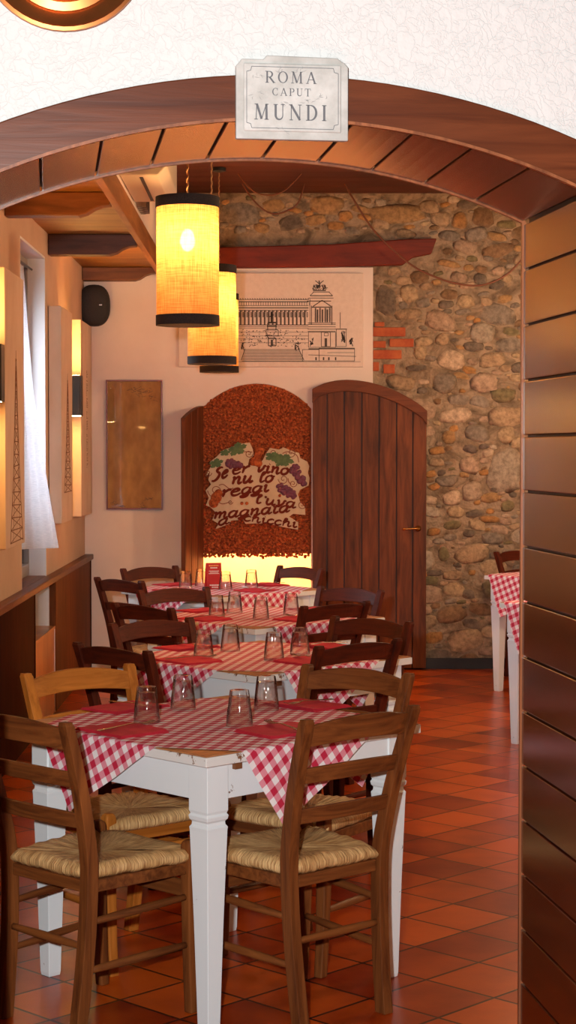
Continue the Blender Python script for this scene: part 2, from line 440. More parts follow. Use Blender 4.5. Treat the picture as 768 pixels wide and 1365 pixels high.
# ceilings
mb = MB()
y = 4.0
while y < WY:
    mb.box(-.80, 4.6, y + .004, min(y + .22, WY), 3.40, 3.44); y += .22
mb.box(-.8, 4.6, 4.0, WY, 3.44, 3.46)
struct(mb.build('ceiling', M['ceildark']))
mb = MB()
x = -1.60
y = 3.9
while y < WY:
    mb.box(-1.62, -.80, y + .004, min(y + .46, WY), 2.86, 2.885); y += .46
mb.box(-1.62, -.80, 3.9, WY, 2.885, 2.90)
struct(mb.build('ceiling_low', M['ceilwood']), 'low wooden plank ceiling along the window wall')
mb = MB(); mb.box(-.80, -.78, 3.9, WY, 2.93, 3.40); struct(mb.build('trim_2', M['plaster']), 'plastered upstand between low and high ceilings')
mb = MB(); mb.box(-.80, -.762, 3.9, WY - .03, 2.80, 2.93); struct(mb.build('trim_3', M['beamlight'], bevel=.004), 'pale wooden board edging the low ceiling')

# joists with carved ends
def joist(y, xe, z0, z1, m, label, th=.11):
    L = xe - XL
    poly = [(XL + .002, z0), (xe - .16, z0), (xe - .12, z0 + .012), (xe - .085, z0 + .035), (xe - .045, z0 + .05), (xe, z0 + .055), (xe, z1), (XL + .002, z1)]
    mb = MB(); mb.prism(poly, y - th / 2, y + th / 2)
    o = mb.build('ceiling_joist', m, bevel=.006); tag(o, label, 'beam')
joist(9.10, -.802, 2.74, 2.858, M['beammid'], 'brown carved ceiling joist nearest the wooden arch')
joist(10.85, -.802, 2.735, 2.858, M['beamdark'], 'dark, almost black ceiling joist above the window and panels')
joist(12.79, -.802, 2.765, 2.858, M['beammid'], 'carved ceiling joist against the far wall above the black speaker')
# red beam in the stone wall
px = [(211, 363), (300, 360), (420, 359), (535, 356), (548, 346), (573, 341), (580, 321), (540, 322), (440, 329), (330, 332), (211, 335)]
mb = MB(); mb.prism([(wx(a), wz(b2)) for a, b2 in px], WY - .10, WY - .026)
tag(mb.build('wooden_lintel', M['beamred'], bevel=.008), 'rough red-brown wooden beam set in the stone wall above the drawing', 'beam')

# ------------------------------------------------------------------ stones (one relief mesh on the wall)
def smooth_noise(p): return noise.noise(p)
icos = bmesh.new(); bmesh.ops.create_icosphere(icos, subdivisions=2, radius=1)
ICV = [v.co.copy() for v in icos.verts]; ICF = [tuple(v.index for v in f.verts) for f in icos.faces]; icos.free()
SC0 = {'ochre': (.50, .27, .10), 'tan': (.50, .33, .20), 'pale': (.68, .50, .36), 'pink': (.52, .35, .25), 'grey': (.30, .25, .21),
      'dark': (.14, .11, .095), 'brown': (.25, .13, .06), 'orange': (.55, .24, .055), 'slate': (.15, .115, .11),
      'olive': (.20, .17, .075), 'granite': (.52, .43, .34), 'cream': (.60, .42, .25)}
SC = {k: tuple(.72 * a + .28 * b_ for a, b_ in zip(v, (.30, .21, .13))) for k, v in SC0.items()}
fixed = [(530, 287, 38, 13, 'ochre'), (620, 402, 13, 9, 'cream'), (587, 429, 22, 13, 'pink'), (642, 444, 17, 15, 'granite'), (601, 480, 18, 14, 'pale'),
         (590, 452, 10, 8, 'tan'), (564, 456, 12, 7, 'cream'), (646, 510, 18, 13, 'pink'), (592, 510, 17, 14, 'grey'), (556, 491, 16, 5, 'dark'),
         (514, 402, 14, 22, 'dark'), (662, 317, 14, 6, 'ochre'), (586, 293, 14, 10, 'tan'), (643, 290, 15, 13, 'brown'), (640, 373, 9, 8, 'dark'),
         (656, 480, 18, 10, 'tan'), (675, 580, 12, 11, 'cream'), (598, 583, 10, 9, 'ochre'), (627, 598, 9, 6, 'slate'), (646, 595, 7, 3.5, 'slate'),
         (582, 601, 11, 6, 'orange'), (582, 616, 11, 6, 'tan'), (626, 619, 14, 12, 'pink'), (630, 655, 14, 13, 'pale'), (603, 663, 13, 10, 'pale'),
         (595, 641, 15, 8, 'grey'), (607, 682, 12, 8, 'cream'), (603, 700, 13, 6, 'olive'), (654, 692, 14, 5, 'orange'), (578, 709, 9, 6, 'orange'),
         (592, 739, 8, 10, 'olive'), (626, 711, 9, 5, 'dark'), (630, 738, 24, 14, 'tan'), (674, 627, 22, 32, 'granite'), (677, 675, 9, 8, 'olive'),
         (658, 718, 16, 8, 'grey'), (574, 632, 8, 5, 'orange'), (545, 392, 12, 11, 'cream'), (560, 370, 13, 9, 'brown'), (525, 362, 9, 6, 'tan'),
         (572, 278, 14, 9, 'tan'), (612, 296, 10, 12, 'orange'), (540, 313, 14, 6, 'tan'), (600, 316, 16, 7, 'grey'), (620, 330, 16, 10, 'pink'),
         (506, 300, 12, 8, 'tan'), (560, 470, 8, 10, 'cream'), (664, 362, 10, 6, 'pink'), (598, 353, 16, 5, 'ochre'), (676, 372, 7, 6, 'cream')]
placed = []
vs, fs, cols = [], [], []
def stone(cx, cz, rx, rz, col, depth):
    sd = random.random() * 100; k = len(vs); c = SC[col]
    j = random.uniform(.85, 1.12); rot = random.uniform(-.25, .25); ca2, sa2 = math.cos(rot), math.sin(rot)
    for p in ICV:
        q = 1 + .30 * noise.noise(Vector((p.x * 1.1 + sd, p.y, p.z * 1.1))) + .12 * noise.noise(Vector((p.x * 3 + sd, p.y * 3, p.z * 3)))
        # squarish outlines
        pw = 1 / max(.80, (abs(p.x) ** 3 + abs(p.z) ** 3 + abs(p.y) ** 3) ** (1 / 3))
        X2, Z2 = p.x * q * pw * rx, p.z * q * pw * rz
        vs.append((cx + X2 * ca2 - Z2 * sa2, WY + .004 + max(-.9, p.y) * depth, cz + X2 * sa2 + Z2 * ca2))
        e_ = min(1, max(0, (-p.y - .22 + .25 * noise.noise(Vector((p.x * 4 + sd, 0, p.z * 4)))) / .35))
        mo = (.32, .225, .145)
        cols.append(tuple(mo[i_] * (1 - e_) + c[i_] * j * e_ for i_ in range(3)) + (1,))
    fs.extend(tuple(i + k for i in f) for f in ICF)
for a, b2, rx, rz, col in fixed:
    cx, cz = wx(a), wz(b2); rx /= SW; rz /= SW
    placed.append((cx, cz, rx, rz)); stone(cx, cz, rx, rz, col, .020)
def okplace(cx, cz, rx, rz):
    if cx - rx < .76 and cz - rz < 3.06: return False
    if cx - rx < -.78 or cx + rx > 4.5 or cz - rz < .02 or cz + rz > 3.39: return False
    if cx - rx < 1.21 and cz - rz < 3.10 and cz + rz > 2.86: return False
    if .70 < cx < 1.06 and wz(502) < cz < wz(425): return False
    for (a, b3, c2, d) in placed:
        if abs(a - cx) > c2 + rx or abs(b3 - cz) > d + rz: continue
        if ((a - cx) / (c2 + rx)) ** 2 + ((b3 - cz) / (d + rz)) ** 2 < .80: return False
    return True
keys = ['tan', 'grey', 'pink', 'brown', 'ochre', 'dark', 'olive', 'cream', 'granite', 'pale', 'orange', 'tan', 'grey', 'grey', 'pink']
for (r0, r1, tries) in ((.09, .14, 900), (.055, .09, 3000), (.03, .05, 6000), (.016, .030, 1500)):
    for t in range(tries):
        rx = random.uniform(r0, r1); rz = rx * random.uniform(.38, .72)
        cx = random.uniform(-.75, 4.4); cz = random.uniform(.03, 3.38)
        if okplace(cx, cz, rx, rz):
            placed.append((cx, cz, rx, rz))
            kk = random.choice(keys)
            if cz < .9 and random.random() < .5: kk = random.choice(['grey', 'olive', 'dark', 'brown', 'tan'])
            stone(cx, cz, rx, rz, kk, random.uniform(.009, .018))
me = bpy.data.meshes.new('wall_back_stones'); me.from_pydata(vs, [], fs)
ca_ = me.color_attributes.new('stone', 'FLOAT_COLOR', 'POINT')
for i, c in enumerate(cols): ca_.data[i].color = c
for p in me.polygons: p.use_smooth = True
me.materials.append(M['stones'])
o = bpy.data.objects.new('wall_back_stones', me); C.objects.link(o); struct(o, 'mixed field stones set in the mortar of the far wall')
# bricks
mb = MB()
for (a, b2, c2, d) in ((497, 437, 540, 449), (497, 455, 514, 464), (519, 452, 551, 463), (497, 467, 535, 479), (497, 483, 505, 495), (511, 486, 526, 498), (499, 430, 512, 436)):
    mb.box(wx(a), wx(c2), WY - .022, WY + .02, wz(d), wz(b2))
struct(mb.build('wall_back_bricks', M['brick'], bevel=.006), 'small patch of red bricks in the stone wall')

# ------------------------------------------------------------------ wooden arch (rotated frame)
AO, AR = (-.0214, 4.1251, 0), math.radians(7.0)
HW, SP, AP = .614, 2.10, 2.232
RA = (HW * HW + .132 ** 2) / (2 * .132); CZ = AP - RA
TH = .48
def arcpt(x, off=0):
    r = RA + off; return (x, CZ + math.sqrt(max(r * r - x * x, 0)))
def archring(off, n=28, w=None):
    w = HW + off if w is None else w
    return [arcpt(-w + 2 * w * i / n, off) for i in range(n + 1)]
xl, xr = -3.6, 4.75
op = archring(.022)
poly = [(xl, 0), (-HW - .022, 0)] + op + [(HW + .022, 0), (xr, 0), (xr, 3.6), (xl, 3.6)]
# left side of the wall stays in front of the left room wall
mb = MB(); mb.prism(poly, -TH, 0)
struct(mb.build('wall_front', M['stucco'], loc=AO, rotz=AR))
mb = MB()
inn, outr = archring(0), archring(.09)
n = len(inn)
face = [(-HW - .09, 0)] + outr + [(HW + .09, 0), (HW, 0)] + inn[::-1] + [(-HW, 0)]
mb.prism(face, -TH - .016, -TH)
struct(mb.build('trim_4', M['archface'], loc=AO, rotz=AR, bevel=.003), 'brown varnished face board of the arch')
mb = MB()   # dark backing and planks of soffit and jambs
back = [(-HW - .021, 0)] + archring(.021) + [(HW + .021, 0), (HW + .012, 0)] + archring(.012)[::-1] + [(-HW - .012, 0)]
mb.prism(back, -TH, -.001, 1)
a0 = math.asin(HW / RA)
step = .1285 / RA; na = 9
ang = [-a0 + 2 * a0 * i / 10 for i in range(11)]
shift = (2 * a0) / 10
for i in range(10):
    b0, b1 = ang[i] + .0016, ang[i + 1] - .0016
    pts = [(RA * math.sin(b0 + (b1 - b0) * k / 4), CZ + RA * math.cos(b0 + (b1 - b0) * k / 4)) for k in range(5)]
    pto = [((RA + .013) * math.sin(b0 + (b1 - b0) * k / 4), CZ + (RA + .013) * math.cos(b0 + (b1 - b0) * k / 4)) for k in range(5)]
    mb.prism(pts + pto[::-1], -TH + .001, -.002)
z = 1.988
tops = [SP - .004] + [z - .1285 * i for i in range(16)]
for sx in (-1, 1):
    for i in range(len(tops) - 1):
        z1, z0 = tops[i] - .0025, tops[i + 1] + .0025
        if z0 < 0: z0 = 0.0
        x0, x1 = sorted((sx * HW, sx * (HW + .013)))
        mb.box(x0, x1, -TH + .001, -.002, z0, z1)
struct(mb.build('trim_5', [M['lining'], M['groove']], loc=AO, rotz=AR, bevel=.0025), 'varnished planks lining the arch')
mb = MB()
bo = [(-HW - .004, 0)] + archring(.004) + [(HW + .004, 0), (HW - .004, 0)] + archring(-.004, w=HW - .004)[::-1] + [(-HW + .004, 0)]
mb.prism(bo, -.002, .008)
bo = [(-HW - .004, 0)] + archring(.004) + [(HW + .002, 0), (HW - .002, 0)] + archring(-.002, w=HW - .002)[::-1] + [(-HW + .002, 0)]
mb.prism(bo, -TH - .020, -TH - .012)
struct(mb.build('trim_6', M['bead'], loc=AO, rotz=AR), 'thin wooden bead along the arch edges')

# plate and sign, hung on the arch wall: frame of the wall
def onarch(t, z, d=0):
    u = (math.cos(AR), math.sin(AR)); nn_ = (-math.sin(AR), math.cos(AR))
    return (AO[0] + u[0] * t + nn_[0] * (-TH - d), AO[1] + u[1] * t + nn_[1] * (-TH - d), z)
pl = MB()
prof = [(.0, .020), (.100, .020), (.106, .010), (.122, .006), (.130, .014), (.150, .020), (.158, .028), (.165, .026), (.166, .018), (.158, .010), (.135, .0), (0, 0)]
pl.lathe(prof, 48, mtx=Matrix.Rotation(PI / 2, 4, 'X'))
o = pl.build('copper_plate', M['copper'], loc=onarch(-.450, 2.558), rotz=AR); shademesh(o)
tag(o, 'round copper plate with raised rim hung high on the white textured wall', 'plate')

# ------- marble-look sign
SG = empty('wall_sign', onarch(.002, 2.268, .018), AR)
tag(SG, 'pale plaster sign with black capital lettering fixed over the arch', 'sign')
w2, h2 = .113, .079
mb = MB()
octo = [(-w2, -h2), (w2, -h2), (w2, h2 - .012), (w2 - .008, h2 - .003), (w2 - .014, h2), (w2 - .022, h2 + .006), (-w2 + .062, h2 + .008), (-w2 + .055, h2), (-w2 + .012, h2), (-w2 + .004, h2 - .010), (-w2, h2 - .014)]
mb.prism(octo, -.016, 0)
mb.build('slab', M['signstone'], SG, bevel=.002)
mb = MB(); mb.box(-.098, .098, -.021, -.016, -.064, .070); mb.build('raised_face', M['signlight'], SG, bevel=.003)
# line border with notched corners
mb = MB()
bx, bz0, bz1, nck = .092, -.058, .063, .010
bp = [(-bx + nck, bz0), (bx - nck, bz0), (bx - nck * .8, bz0 + nck * .8), (bx, bz0 + nck), (bx, bz1 - nck), (bx - nck * .8, bz1 - nck * .8), (bx - nck, bz1), (-bx + nck, bz1), (-bx + nck * .8, bz1 - nck * .8), (-bx, bz1 - nck), (-bx, bz0 + nck), (-bx + nck * .8, bz0 + nck * .8), (-bx + nck, bz0)]
for i in range(len(bp) - 1): mb.stroke([bp[i], bp[i + 1]], .0011, -.0211)
mb.build('line_border', M['signtext'], SG)
# serif capitals: thick / thin strokes on a unit grid
tk, tn = .15, .055
def ell(cx, cz, rx, rz, a0, a1, n=18): return [(cx + rx * math.cos(math.radians(a0 + (a1 - a0) * i / n)), cz + rz * math.sin(math.radians(a0 + (a1 - a0) * i / n))) for i in range(n + 1)]
def vw(pts, cx, rx): return [tn + (tk - tn) * min(1, abs(p[0] - cx) / rx) ** 1.6 for p in pts]
def sf(x, z, w=.32): return ([(x - w / 2, z), (x + w / 2, z)], .05)
def glyph(ch):
    S = []
    if ch == 'O':
        e = ell(.45, .5, .38, .47, 0, 360, 32); return [(e, vw(e, .45, .38))], .95
    if ch == 'C':
        e = ell(.45, .5, .37, .47, 48, 312, 26); return [(e, vw(e, .45, .37)), ([(.70, .66), (.72, .98)], .05), ([(.70, .32), (.73, .10)], .04)], .86
    if ch == 'I': return [([(.2, 0), (.2, 1)], tk), sf(.2, .02), sf(.2, .98)], .45
    if ch == 'T': return [([(.4, 0), (.4, 1)], tk), ([(.03, .97), (.77, .97)], .06), ([(.03, .99), (.03, .74)], .05), ([(.77, .99), (.77, .74)], .05), sf(.4, .02)], .84
    if ch == 'P':
        e = [(.2, .97)] + ell(.42, .73, .24, .24, 90, -90, 14) + [(.2, .49)]
        return [([(.2, 0), (.2, 1)], tk), (e, [tn] + [tn + (tk - tn) * max(0, math.cos(math.radians(90 - 180 * i / 14))) for i in range(15)] + [tn]), sf(.2, .02), sf(.12, .98, .2)], .76
    if ch == 'R':
        g, _ = glyph('P'); return g + [([(.42, .49), (.82, .0)], tk), ([(.74, .02), (.95, .02)], .05)], .96
    if ch == 'A': return [([(.12, 0), (.46, 1)], tn + .02), ([(.46, 1), (.82, 0)], tk), ([(.24, .34), (.68, .34)], tn), sf(.12, .02, .26), sf(.82, .02, .3)], .98
    if ch == 'U': return [([(.2, 1), (.2, .32)] + ell(.46, .30, .26, .27, 180, 360, 14) + [(.72, .32), (.72, 1)], [tk, tk] + [tk - (tk - tn) * i / 14 for i in range(15)] + [tn, tn]), sf(.2, .98), sf(.72, .98, .28)], .95
    if ch == 'N': return [([(.17, 0), (.17, 1)], tn), ([(.15, 1), (.80, .02)], tk), ([(.80, 0), (.80, 1)], tn), sf(.17, .02, .26), sf(.80, .98, .26), sf(.10, .98, .18)], 1.0
    if ch == 'M': return [([(.15, 0), (.21, 1)], tn), ([(.21, 1), (.55, .04)], tk), ([(.55, .04), (.90, 1)], tn), ([(.92, 0), (.90, 1)], tk), sf(.15, .02, .26), sf(.92, .02, .32), sf(.14, .98, .18), sf(.97, .98, .18)], 1.16
    if ch == 'D':
        e = [(.2, .97)] + ell(.36, .5, .42, .47, 90, -90, 18) + [(.2, .03)]
        return [([(.2, 0), (.2, 1)], tk), (e, [tn] + [tn + (tk - tn) * max(0, math.cos(math.radians(90 - 10 * i))) for i in range(19)] + [tn]), sf(.14, .02, .24), sf(.14, .98, .24)], .95
    return [], .4
def capitals(text, cx, z0, h, w, name):
    tot = sum(glyph(c)[1] for c in text) + .22 * (len(text) - 1); k = w / tot; x = cx - w / 2
    mb = MB()
    for c in text:
        g, adv = glyph(c)
        for pts, wd in g:
            wd2 = [q * h * .95 for q in wd] if isinstance(wd, list) else wd * h * .95
            mb.stroke([(x + p[0] * k, z0 + p[1] * h) for p in pts], wd2, -.0211)
        x += (adv + .22) * k
    mb.build(name, M['signtext'], SG)
capitals('ROMA', -.0035, .0315, .023, .104, 'lettering')
capitals('CAPUT', -.002, .0065, .015, .078, 'lettering')
capitals('MUNDI', -.0035, -.0415, .031, .148, 'lettering')
rr = random.Random(3)
for (cx, cz) in ((-.072, .045), (-.075, .008), (.062, .004), (.035, -.005), (-.02, .056), (.01, .058), (-.02, -.06), (-.01, -.012)):
    mb = MB()
    for k in range(5):
        a = rr.uniform(0, 6.28); x, z = cx + rr.uniform(-.01, .01), cz + rr.uniform(-.005, .005); pts = [(x, z)]
        for q in range(3):
            a += rr.uniform(-.8, .8); x += math.cos(a) * .004; z += math.sin(a) * .0025; pts.append((x, z))
        mb.stroke(pts, [.0004, rr.uniform(.0008, .002), .001, .0003], -.0210, .0002)
    mb.build('veining', M['signwear'], SG)

# ------------------------------------------------------------------ door leaves
LX0, LX1 = wx(416), wx(568)
D1 = empty('door_1', (LX0, WY - .085, 0)); struct(D1, 'open plank door leaf folded back against the stone wall')
lw = LX1 - LX0
otl = [(0, wz(519)), (.07, wz(512.5)), (.15, wz(508.5)), (.23, wz(507)), (.31, wz(507.5)), (.40, wz(510)), (.50, wz(515)), (.60, wz(522)), (.68, wz(530)), (.76, wz(539)), (lw, wz(548))]
def topz(x):
    for (a, za), (b3, zb) in zip(otl, otl[1:]):
        if a <= x <= b3: return za + (zb - za) * (x - a) / (b3 - a)
    return otl[-1][1]
mb = MB()
cuts = [0.0, .105, .228, .352, .475, .60, .715, lw]
for a, b3 in zip(cuts, cuts[1:]):
    xs = [a + .0035 + (b3 - a - .007) * i / 3 for i in range(4)]
    mb.prism([(xs[0], .012)] + [(q, topz(q) - .04) for q in xs] + [(xs[-1], .012)], .0, .022)
mb.prism([(.004, .012)] + [(q, topz(q) - .05) for q in [.004 + (lw - .008) * i / 12 for i in range(13)]] + [(lw - .004, .012)], .022, .034, 1)
mb.build('planks', [M['doorwood'], M['groove']], D1, bevel=.003)
mb = MB()
N = 20; xs = [lw * i / N for i in range(N + 1)]
mb.prism([(q, topz(q)) for q in xs] + [(q, topz(q) - (.082 if 0 < i < N else .1)) for i, q in reversed(list(enumerate(xs)))], -.014, .034)
mb.build('arched_rail', M['doorframe'], D1, bevel=.004)
mb = MB()
hz = wz(704); hx = .755
mb.lathe([(.0, 0), (.022, 0), (.022, .006), (.010, .010), (.008, .045), (0, .045)], 16, mtx=Matrix.Translation((hx, 0, hz)) @ Matrix.Rotation(PI / 2, 4, 'X'))
mb.tube([(hx, -.040, hz), (hx - .03, -.045, hz + .002), (hx - .08, -.045, hz), (hx - .115, -.043, hz - .004)], [.008, .008, .007, .009], 8)
o = mb.build('door_handle', M['brass'], D1, smooth=True); o['label'] = 'brass lever handle'
# left leaf, standing open towards the room
D2 = empty('door_2', (DX0 - .005, WY - .03, 0)); struct(D2, 'open door leaf seen almost edge-on left of the cork panel')
D2.rotation_euler = (0, 0, math.radians(180 + 75.3))
mb = MB(); L2 = .44
tp = [(L2 * i / 6, 1.885 - .095 * (i / 6) ** 1.6) for i in range(7)]
for a, b3 in ((0, .14), (.147, .29), (.297, L2)):
    def tz(q): return 1.885 - .095 * (q / L2) ** 1.6
    mb.prism([(a + .002, .012), (a + .002, tz(a)), ((a + b3) / 2, tz((a + b3) / 2)), (b3 - .002, tz(b3)), (b3 - .002, .012)], -.016, .016)
mb.build('planks', M['doorwood'], D2, bevel=.003)

# ------------------------------------------------------------------ cork panel with painted saying
CP = empty('cork_panel', ((DX0 + DX1) / 2, WY - .02, wz(740)))
tag(CP, 'arched cork-chip panel with cream and grape-vine saying hung in the doorway', 'wall panel')
cx0 = (DX0 + DX1) / 2; zb = wz(740)
inner = [(a - cx0, b3 - zb - .006) for a, b3 in doorarc()]
inner = [(a * .9985, b3 + .005) for a, b3 in inner]
mb = MB(); mb.prism([(-.3895, .012)] + inner + [(.3895, .012)], .0, .03)
rr = random.Random(5)
hexp = [(math.cos(PI / 3 * k), math.sin(PI / 3 * k)) for k in range(6)]
def arctop(x):
    for (a, za), (b3, zb2) in zip(inner, inner[1:]):
        if a <= x <= b3: return za + (zb2 - za) * (x - a) / (b3 - a)
    return inner[0][1]
cnt = 0
zz = -.004
while zz < 1.23:
    xx = -.375
    while xx < .376:
        x = xx + rr.uniform(-.007, .007); z = zz + rr.uniform(-.008, .008)
        if z < arctop(x) - .008:
            r = rr.uniform(.009, .015); h = rr.uniform(.008, .020)
            R = Matrix.Translation((x, -.004, z)) @ Matrix.Rotation(rr.uniform(-.9, .9), 4, 'X') @ Matrix.Rotation(rr.uniform(-.9, .9), 4, 'Z') @ Matrix.Rotation(PI / 2, 4, 'X')
            vs2 = [(c * r, s_ * r * .8, -.006) for c, s_ in hexp] + [(c * r * .8, s_ * r * .65, h) for c, s_ in hexp]
            mb.add(vs2, [(6, 7, 8, 9, 10, 11)] + [(k, (k + 1) % 6, (k + 1) % 6 + 6, k + 6) for k in range(6)], 0, R)
        xx += .019
    zz += .019
mb.build('cork_surface', M['cork'], CP)
def cp(a, b3): return (wx(250 + a / 4.267) - cx0, wz(560 + b3 / 4.267) - zb)
out = [(128, 300), (105, 320), (118, 290), (135, 262), (132, 235), (165, 210), (205, 170), (262, 150), (300, 135), (355, 128), (372, 165), (378, 200), (352, 222), (345, 255), (395, 262), (430, 225), (446, 190), (470, 158), (520, 168), (545, 155), (600, 178), (636, 188), (640, 215), (680, 235), (692, 262), (685, 300), (694, 330), (688, 372), (640, 395), (628, 420), (640, 465), (668, 495), (670, 538), (600, 532), (578, 548), (630, 580), (628, 622), (540, 606), (450, 585), (330, 588), (318, 566), (250, 570), (235, 590), (160, 618), (178, 588), (142, 566), (160, 522), (130, 492), (106, 484), (122, 440), (104, 400), (135, 365), (120, 340)]
mb = MB(); mb.prism([cp(*p) for p in out], -.036, -.010); mb.build('cream_cutout', M['creamboard'], CP, bevel=.001)
YF = -.0362
def leaf(cx, cz, r, rot, st=1.0):
    pts = []
    for k in range(30):
        a = 2 * PI * k / 30; q = r * (.62 + .30 * abs(math.cos(2.5 * a)) + .06 * (-1) ** k)
        x, z = q * math.cos(a) * st, q * math.sin(a) * .62
        pts.append((cx + x * math.cos(rot) - z * math.sin(rot), cz + x * math.sin(rot) + z * math.cos(rot)))
    return pts
mb = MB()
for a, b3, r, rt in ((285, 165, 62, .42), (215, 185, 34, .2), (165, 245, 46, .35), (485, 208, 50, -.05), (550, 225, 62, -.25), (530, 240, 40, .3)):
    mb = MB(); c0 = cp(a, b3); lf = leaf(c0[0], c0[1], r / 4.267 / SW, rt); n_ = len(lf)
    vs_ = [(p[0], YF - .004, p[1]) for p in lf] + [(c0[0], YF - .005, c0[1])] + [(p[0], YF, p[1]) for p in lf]
    mb.add(vs_, [(k, (k + 1) % n_, n_) for k in range(n_)] + [(k, k + n_ + 1, (k + 1) % n_ + n_ + 1, (k + 1) % n_) for k in range(n_)])
    mb.build('vine_leaf', M['vine'], CP)
def cluster(a0, b0, a1, b1, w0, w1, n):
    mb = MB()
    for k in range(n * 4):
        t = rr.random(); w = (w0 + (w1 - w0) * t) * 1.15; q = rr.uniform(-1, 1) * math.sqrt(max(0, 1 - (2 * t - 1) ** 4))
        nx, nz = -(b1 - b0), (a1 - a0); l = math.hypot(nx, nz)
        c0 = cp(a0 + (a1 - a0) * t + nx / l * w * q, b0 + (b1 - b0) * t + nz / l * w * q)
        r = 12 / 4.267 / SW
        mb.lathe([(r, 0), (r * .9, .003), (r * .4, .0055), (0, .006)], 10, mtx=Matrix.Translation((c0[0], YF - .0003 * k / n, c0[1])) @ Matrix.Rotation(PI / 2, 4, 'X'))
    mb.build('grape_cluster', M['grape'], CP)
cluster(225, 245, 310, 255, 22, 12, 9); cluster(600, 262, 665, 365, 28, 14, 13); cluster(515, 375, 615, 435, 22, 16, 12)
def spiral(a, b3, r, turns=1.6, d=1, a0=0): return [cp(a + d * r * (1 - t) * math.cos(a0 + turns * 2 * PI * t), b3 + r * (1 - t) * math.sin(a0 + turns * 2 * PI * t)) for t in [i / 26 for i in range(24)]]
for s_ in (spiral(350, 190, 24), spiral(545, 335, 30, d=-1), spiral(160, 400, 44, d=-1), spiral(600, 360, 22), spiral(650, 480, 26), spiral(590, 185, 30, d=-1), spiral(490, 185, 24), spiral(120, 300, 20), spiral(245, 465, 14)):
    mb = MB(); mb.stroke(s_, .0055, YF); mb.build('vine_tendril', M['stem'], CP)
for pts in ([(180, 370), (205, 365), (240, 390), (262, 385)], [(540, 190), (570, 180), (620, 200), (632, 240)], [(170, 460), (200, 475), (240, 465)], [(300, 185), (330, 180), (370, 182)], [(572, 330), (575, 350), (590, 365)]):
    mb = MB(); mb.stroke([cp(*p) for p in catmull(pts)], .006, YF); mb.build('vine_tendril', M['stem'], CP)
for a, b3, r in ((412, 175, 26), (400, 200, 22), (378, 235, 24), (405, 245, 22), (165, 440, 32), (150, 470, 28), (178, 415, 24), (525, 428, 9), (310, 472, 10), (338, 472, 10)):
    mb = MB(); c0 = cp(a, b3); q_ = r / 4.267 / SW; mb.lathe([(q_, 0), (q_ * .9, .004), (q_ * .5, .008), (0, .009)], 12, mtx=Matrix.Translation((c0[0], YF, c0[1])) @ Matrix.Rotation(PI / 2, 4, 'X'))
    mb.build('cork_knob', M['cork'], CP)
# brush italic letters
G = {
 'S': ([[(.80, 1.45), (.62, 1.62), (.34, 1.58), (.22, 1.34), (.36, 1.10), (.58, .88), (.62, .50), (.44, .12), (.14, .02), (-.06, .20)]], .95),
 'e': ([[(.02, .50), (.34, .60), (.48, .80), (.34, 1.0), (.12, .86), (.04, .45), (.18, .06), (.42, .06), (.62, .30)]], .66),
 'r': ([[(.0, .82), (.10, 1.0), (.14, .60), (.12, .02)], [(.14, .55), (.28, .88), (.44, 1.0), (.54, .86)]], .58),
 'v': ([[(.0, .84), (.10, 1.0), (.16, .60), (.24, .04), (.46, .50), (.52, 1.0), (.66, .90)]], .70),
 'i': ([[(.0, .80), (.12, 1.0), (.12, .30), (.22, .03), (.40, .24)], [(.14, 1.34), (.17, 1.44)]], .40),
 'n': ([[(.0, .84), (.10, 1.0), (.12, .5), (.11, .02)], [(.13, .55), (.32, .96), (.46, .86), (.46, .30), (.54, .03), (.72, .24)]], .74),
 'o': ([[(.30, 1.0), (.08, .78), (.06, .28), (.26, .02), (.48, .24), (.52, .72), (.34, 1.0), (.42, .86), (.66, .86)]], .68),
 'u': ([[(.0, .84), (.10, 1.0), (.08, .36), (.20, .03), (.40, .28), (.50, 1.0)], [(.50, 1.0), (.48, .30), (.56, .03), (.74, .24)]], .76),
 'l': ([[(.0, .70), (.22, 1.30), (.26, 1.72), (.12, 1.66), (.08, .9), (.10, .22), (.22, .03), (.40, .24)]], .42),
 'g': ([[(.46, .90), (.26, 1.0), (.06, .74), (.06, .30), (.24, .06), (.46, .40), (.50, 1.0), (.48, .20), (.42, -.38), (.20, -.58), (.02, -.40), (.24, -.12), (.66, .22)]], .68),
 "'": ([[(.18, 1.62), (.16, 1.40), (.08, 1.24)]], .26),
 'a': ([[(.46, .90), (.26, 1.0), (.06, .74), (.06, .28), (.24, .03), (.44, .34), (.50, 1.0), (.48, .30), (.56, .03), (.74, .24)]], .74),
 'm': ([[(.0, .84), (.10, 1.0), (.12, .5), (.11, .02)], [(.13, .55), (.30, .96), (.40, .82), (.40, .02)], [(.42, .55), (.58, .96), (.70, .84), (.70, .30), (.78, .03), (.94, .24)]], .96),
 't': ([[(.18, 1.50), (.12, .80), (.12, .24), (.24, .03), (.42, .24)], [(-.04, 1.04), (.38, 1.08)]], .44),
 'c': ([[(.46, .84), (.30, 1.0), (.08, .76), (.05, .28), (.24, .02), (.50, .26)]], .54),
 'h': ([[(.0, .80), (.22, 1.35), (.24, 1.72), (.10, 1.60), (.10, .02)], [(.12, .55), (.30, .96), (.44, .86), (.44, .30), (.52, .03), (.70, .24)]], .72)}
mb = MB()
lift_ = 0
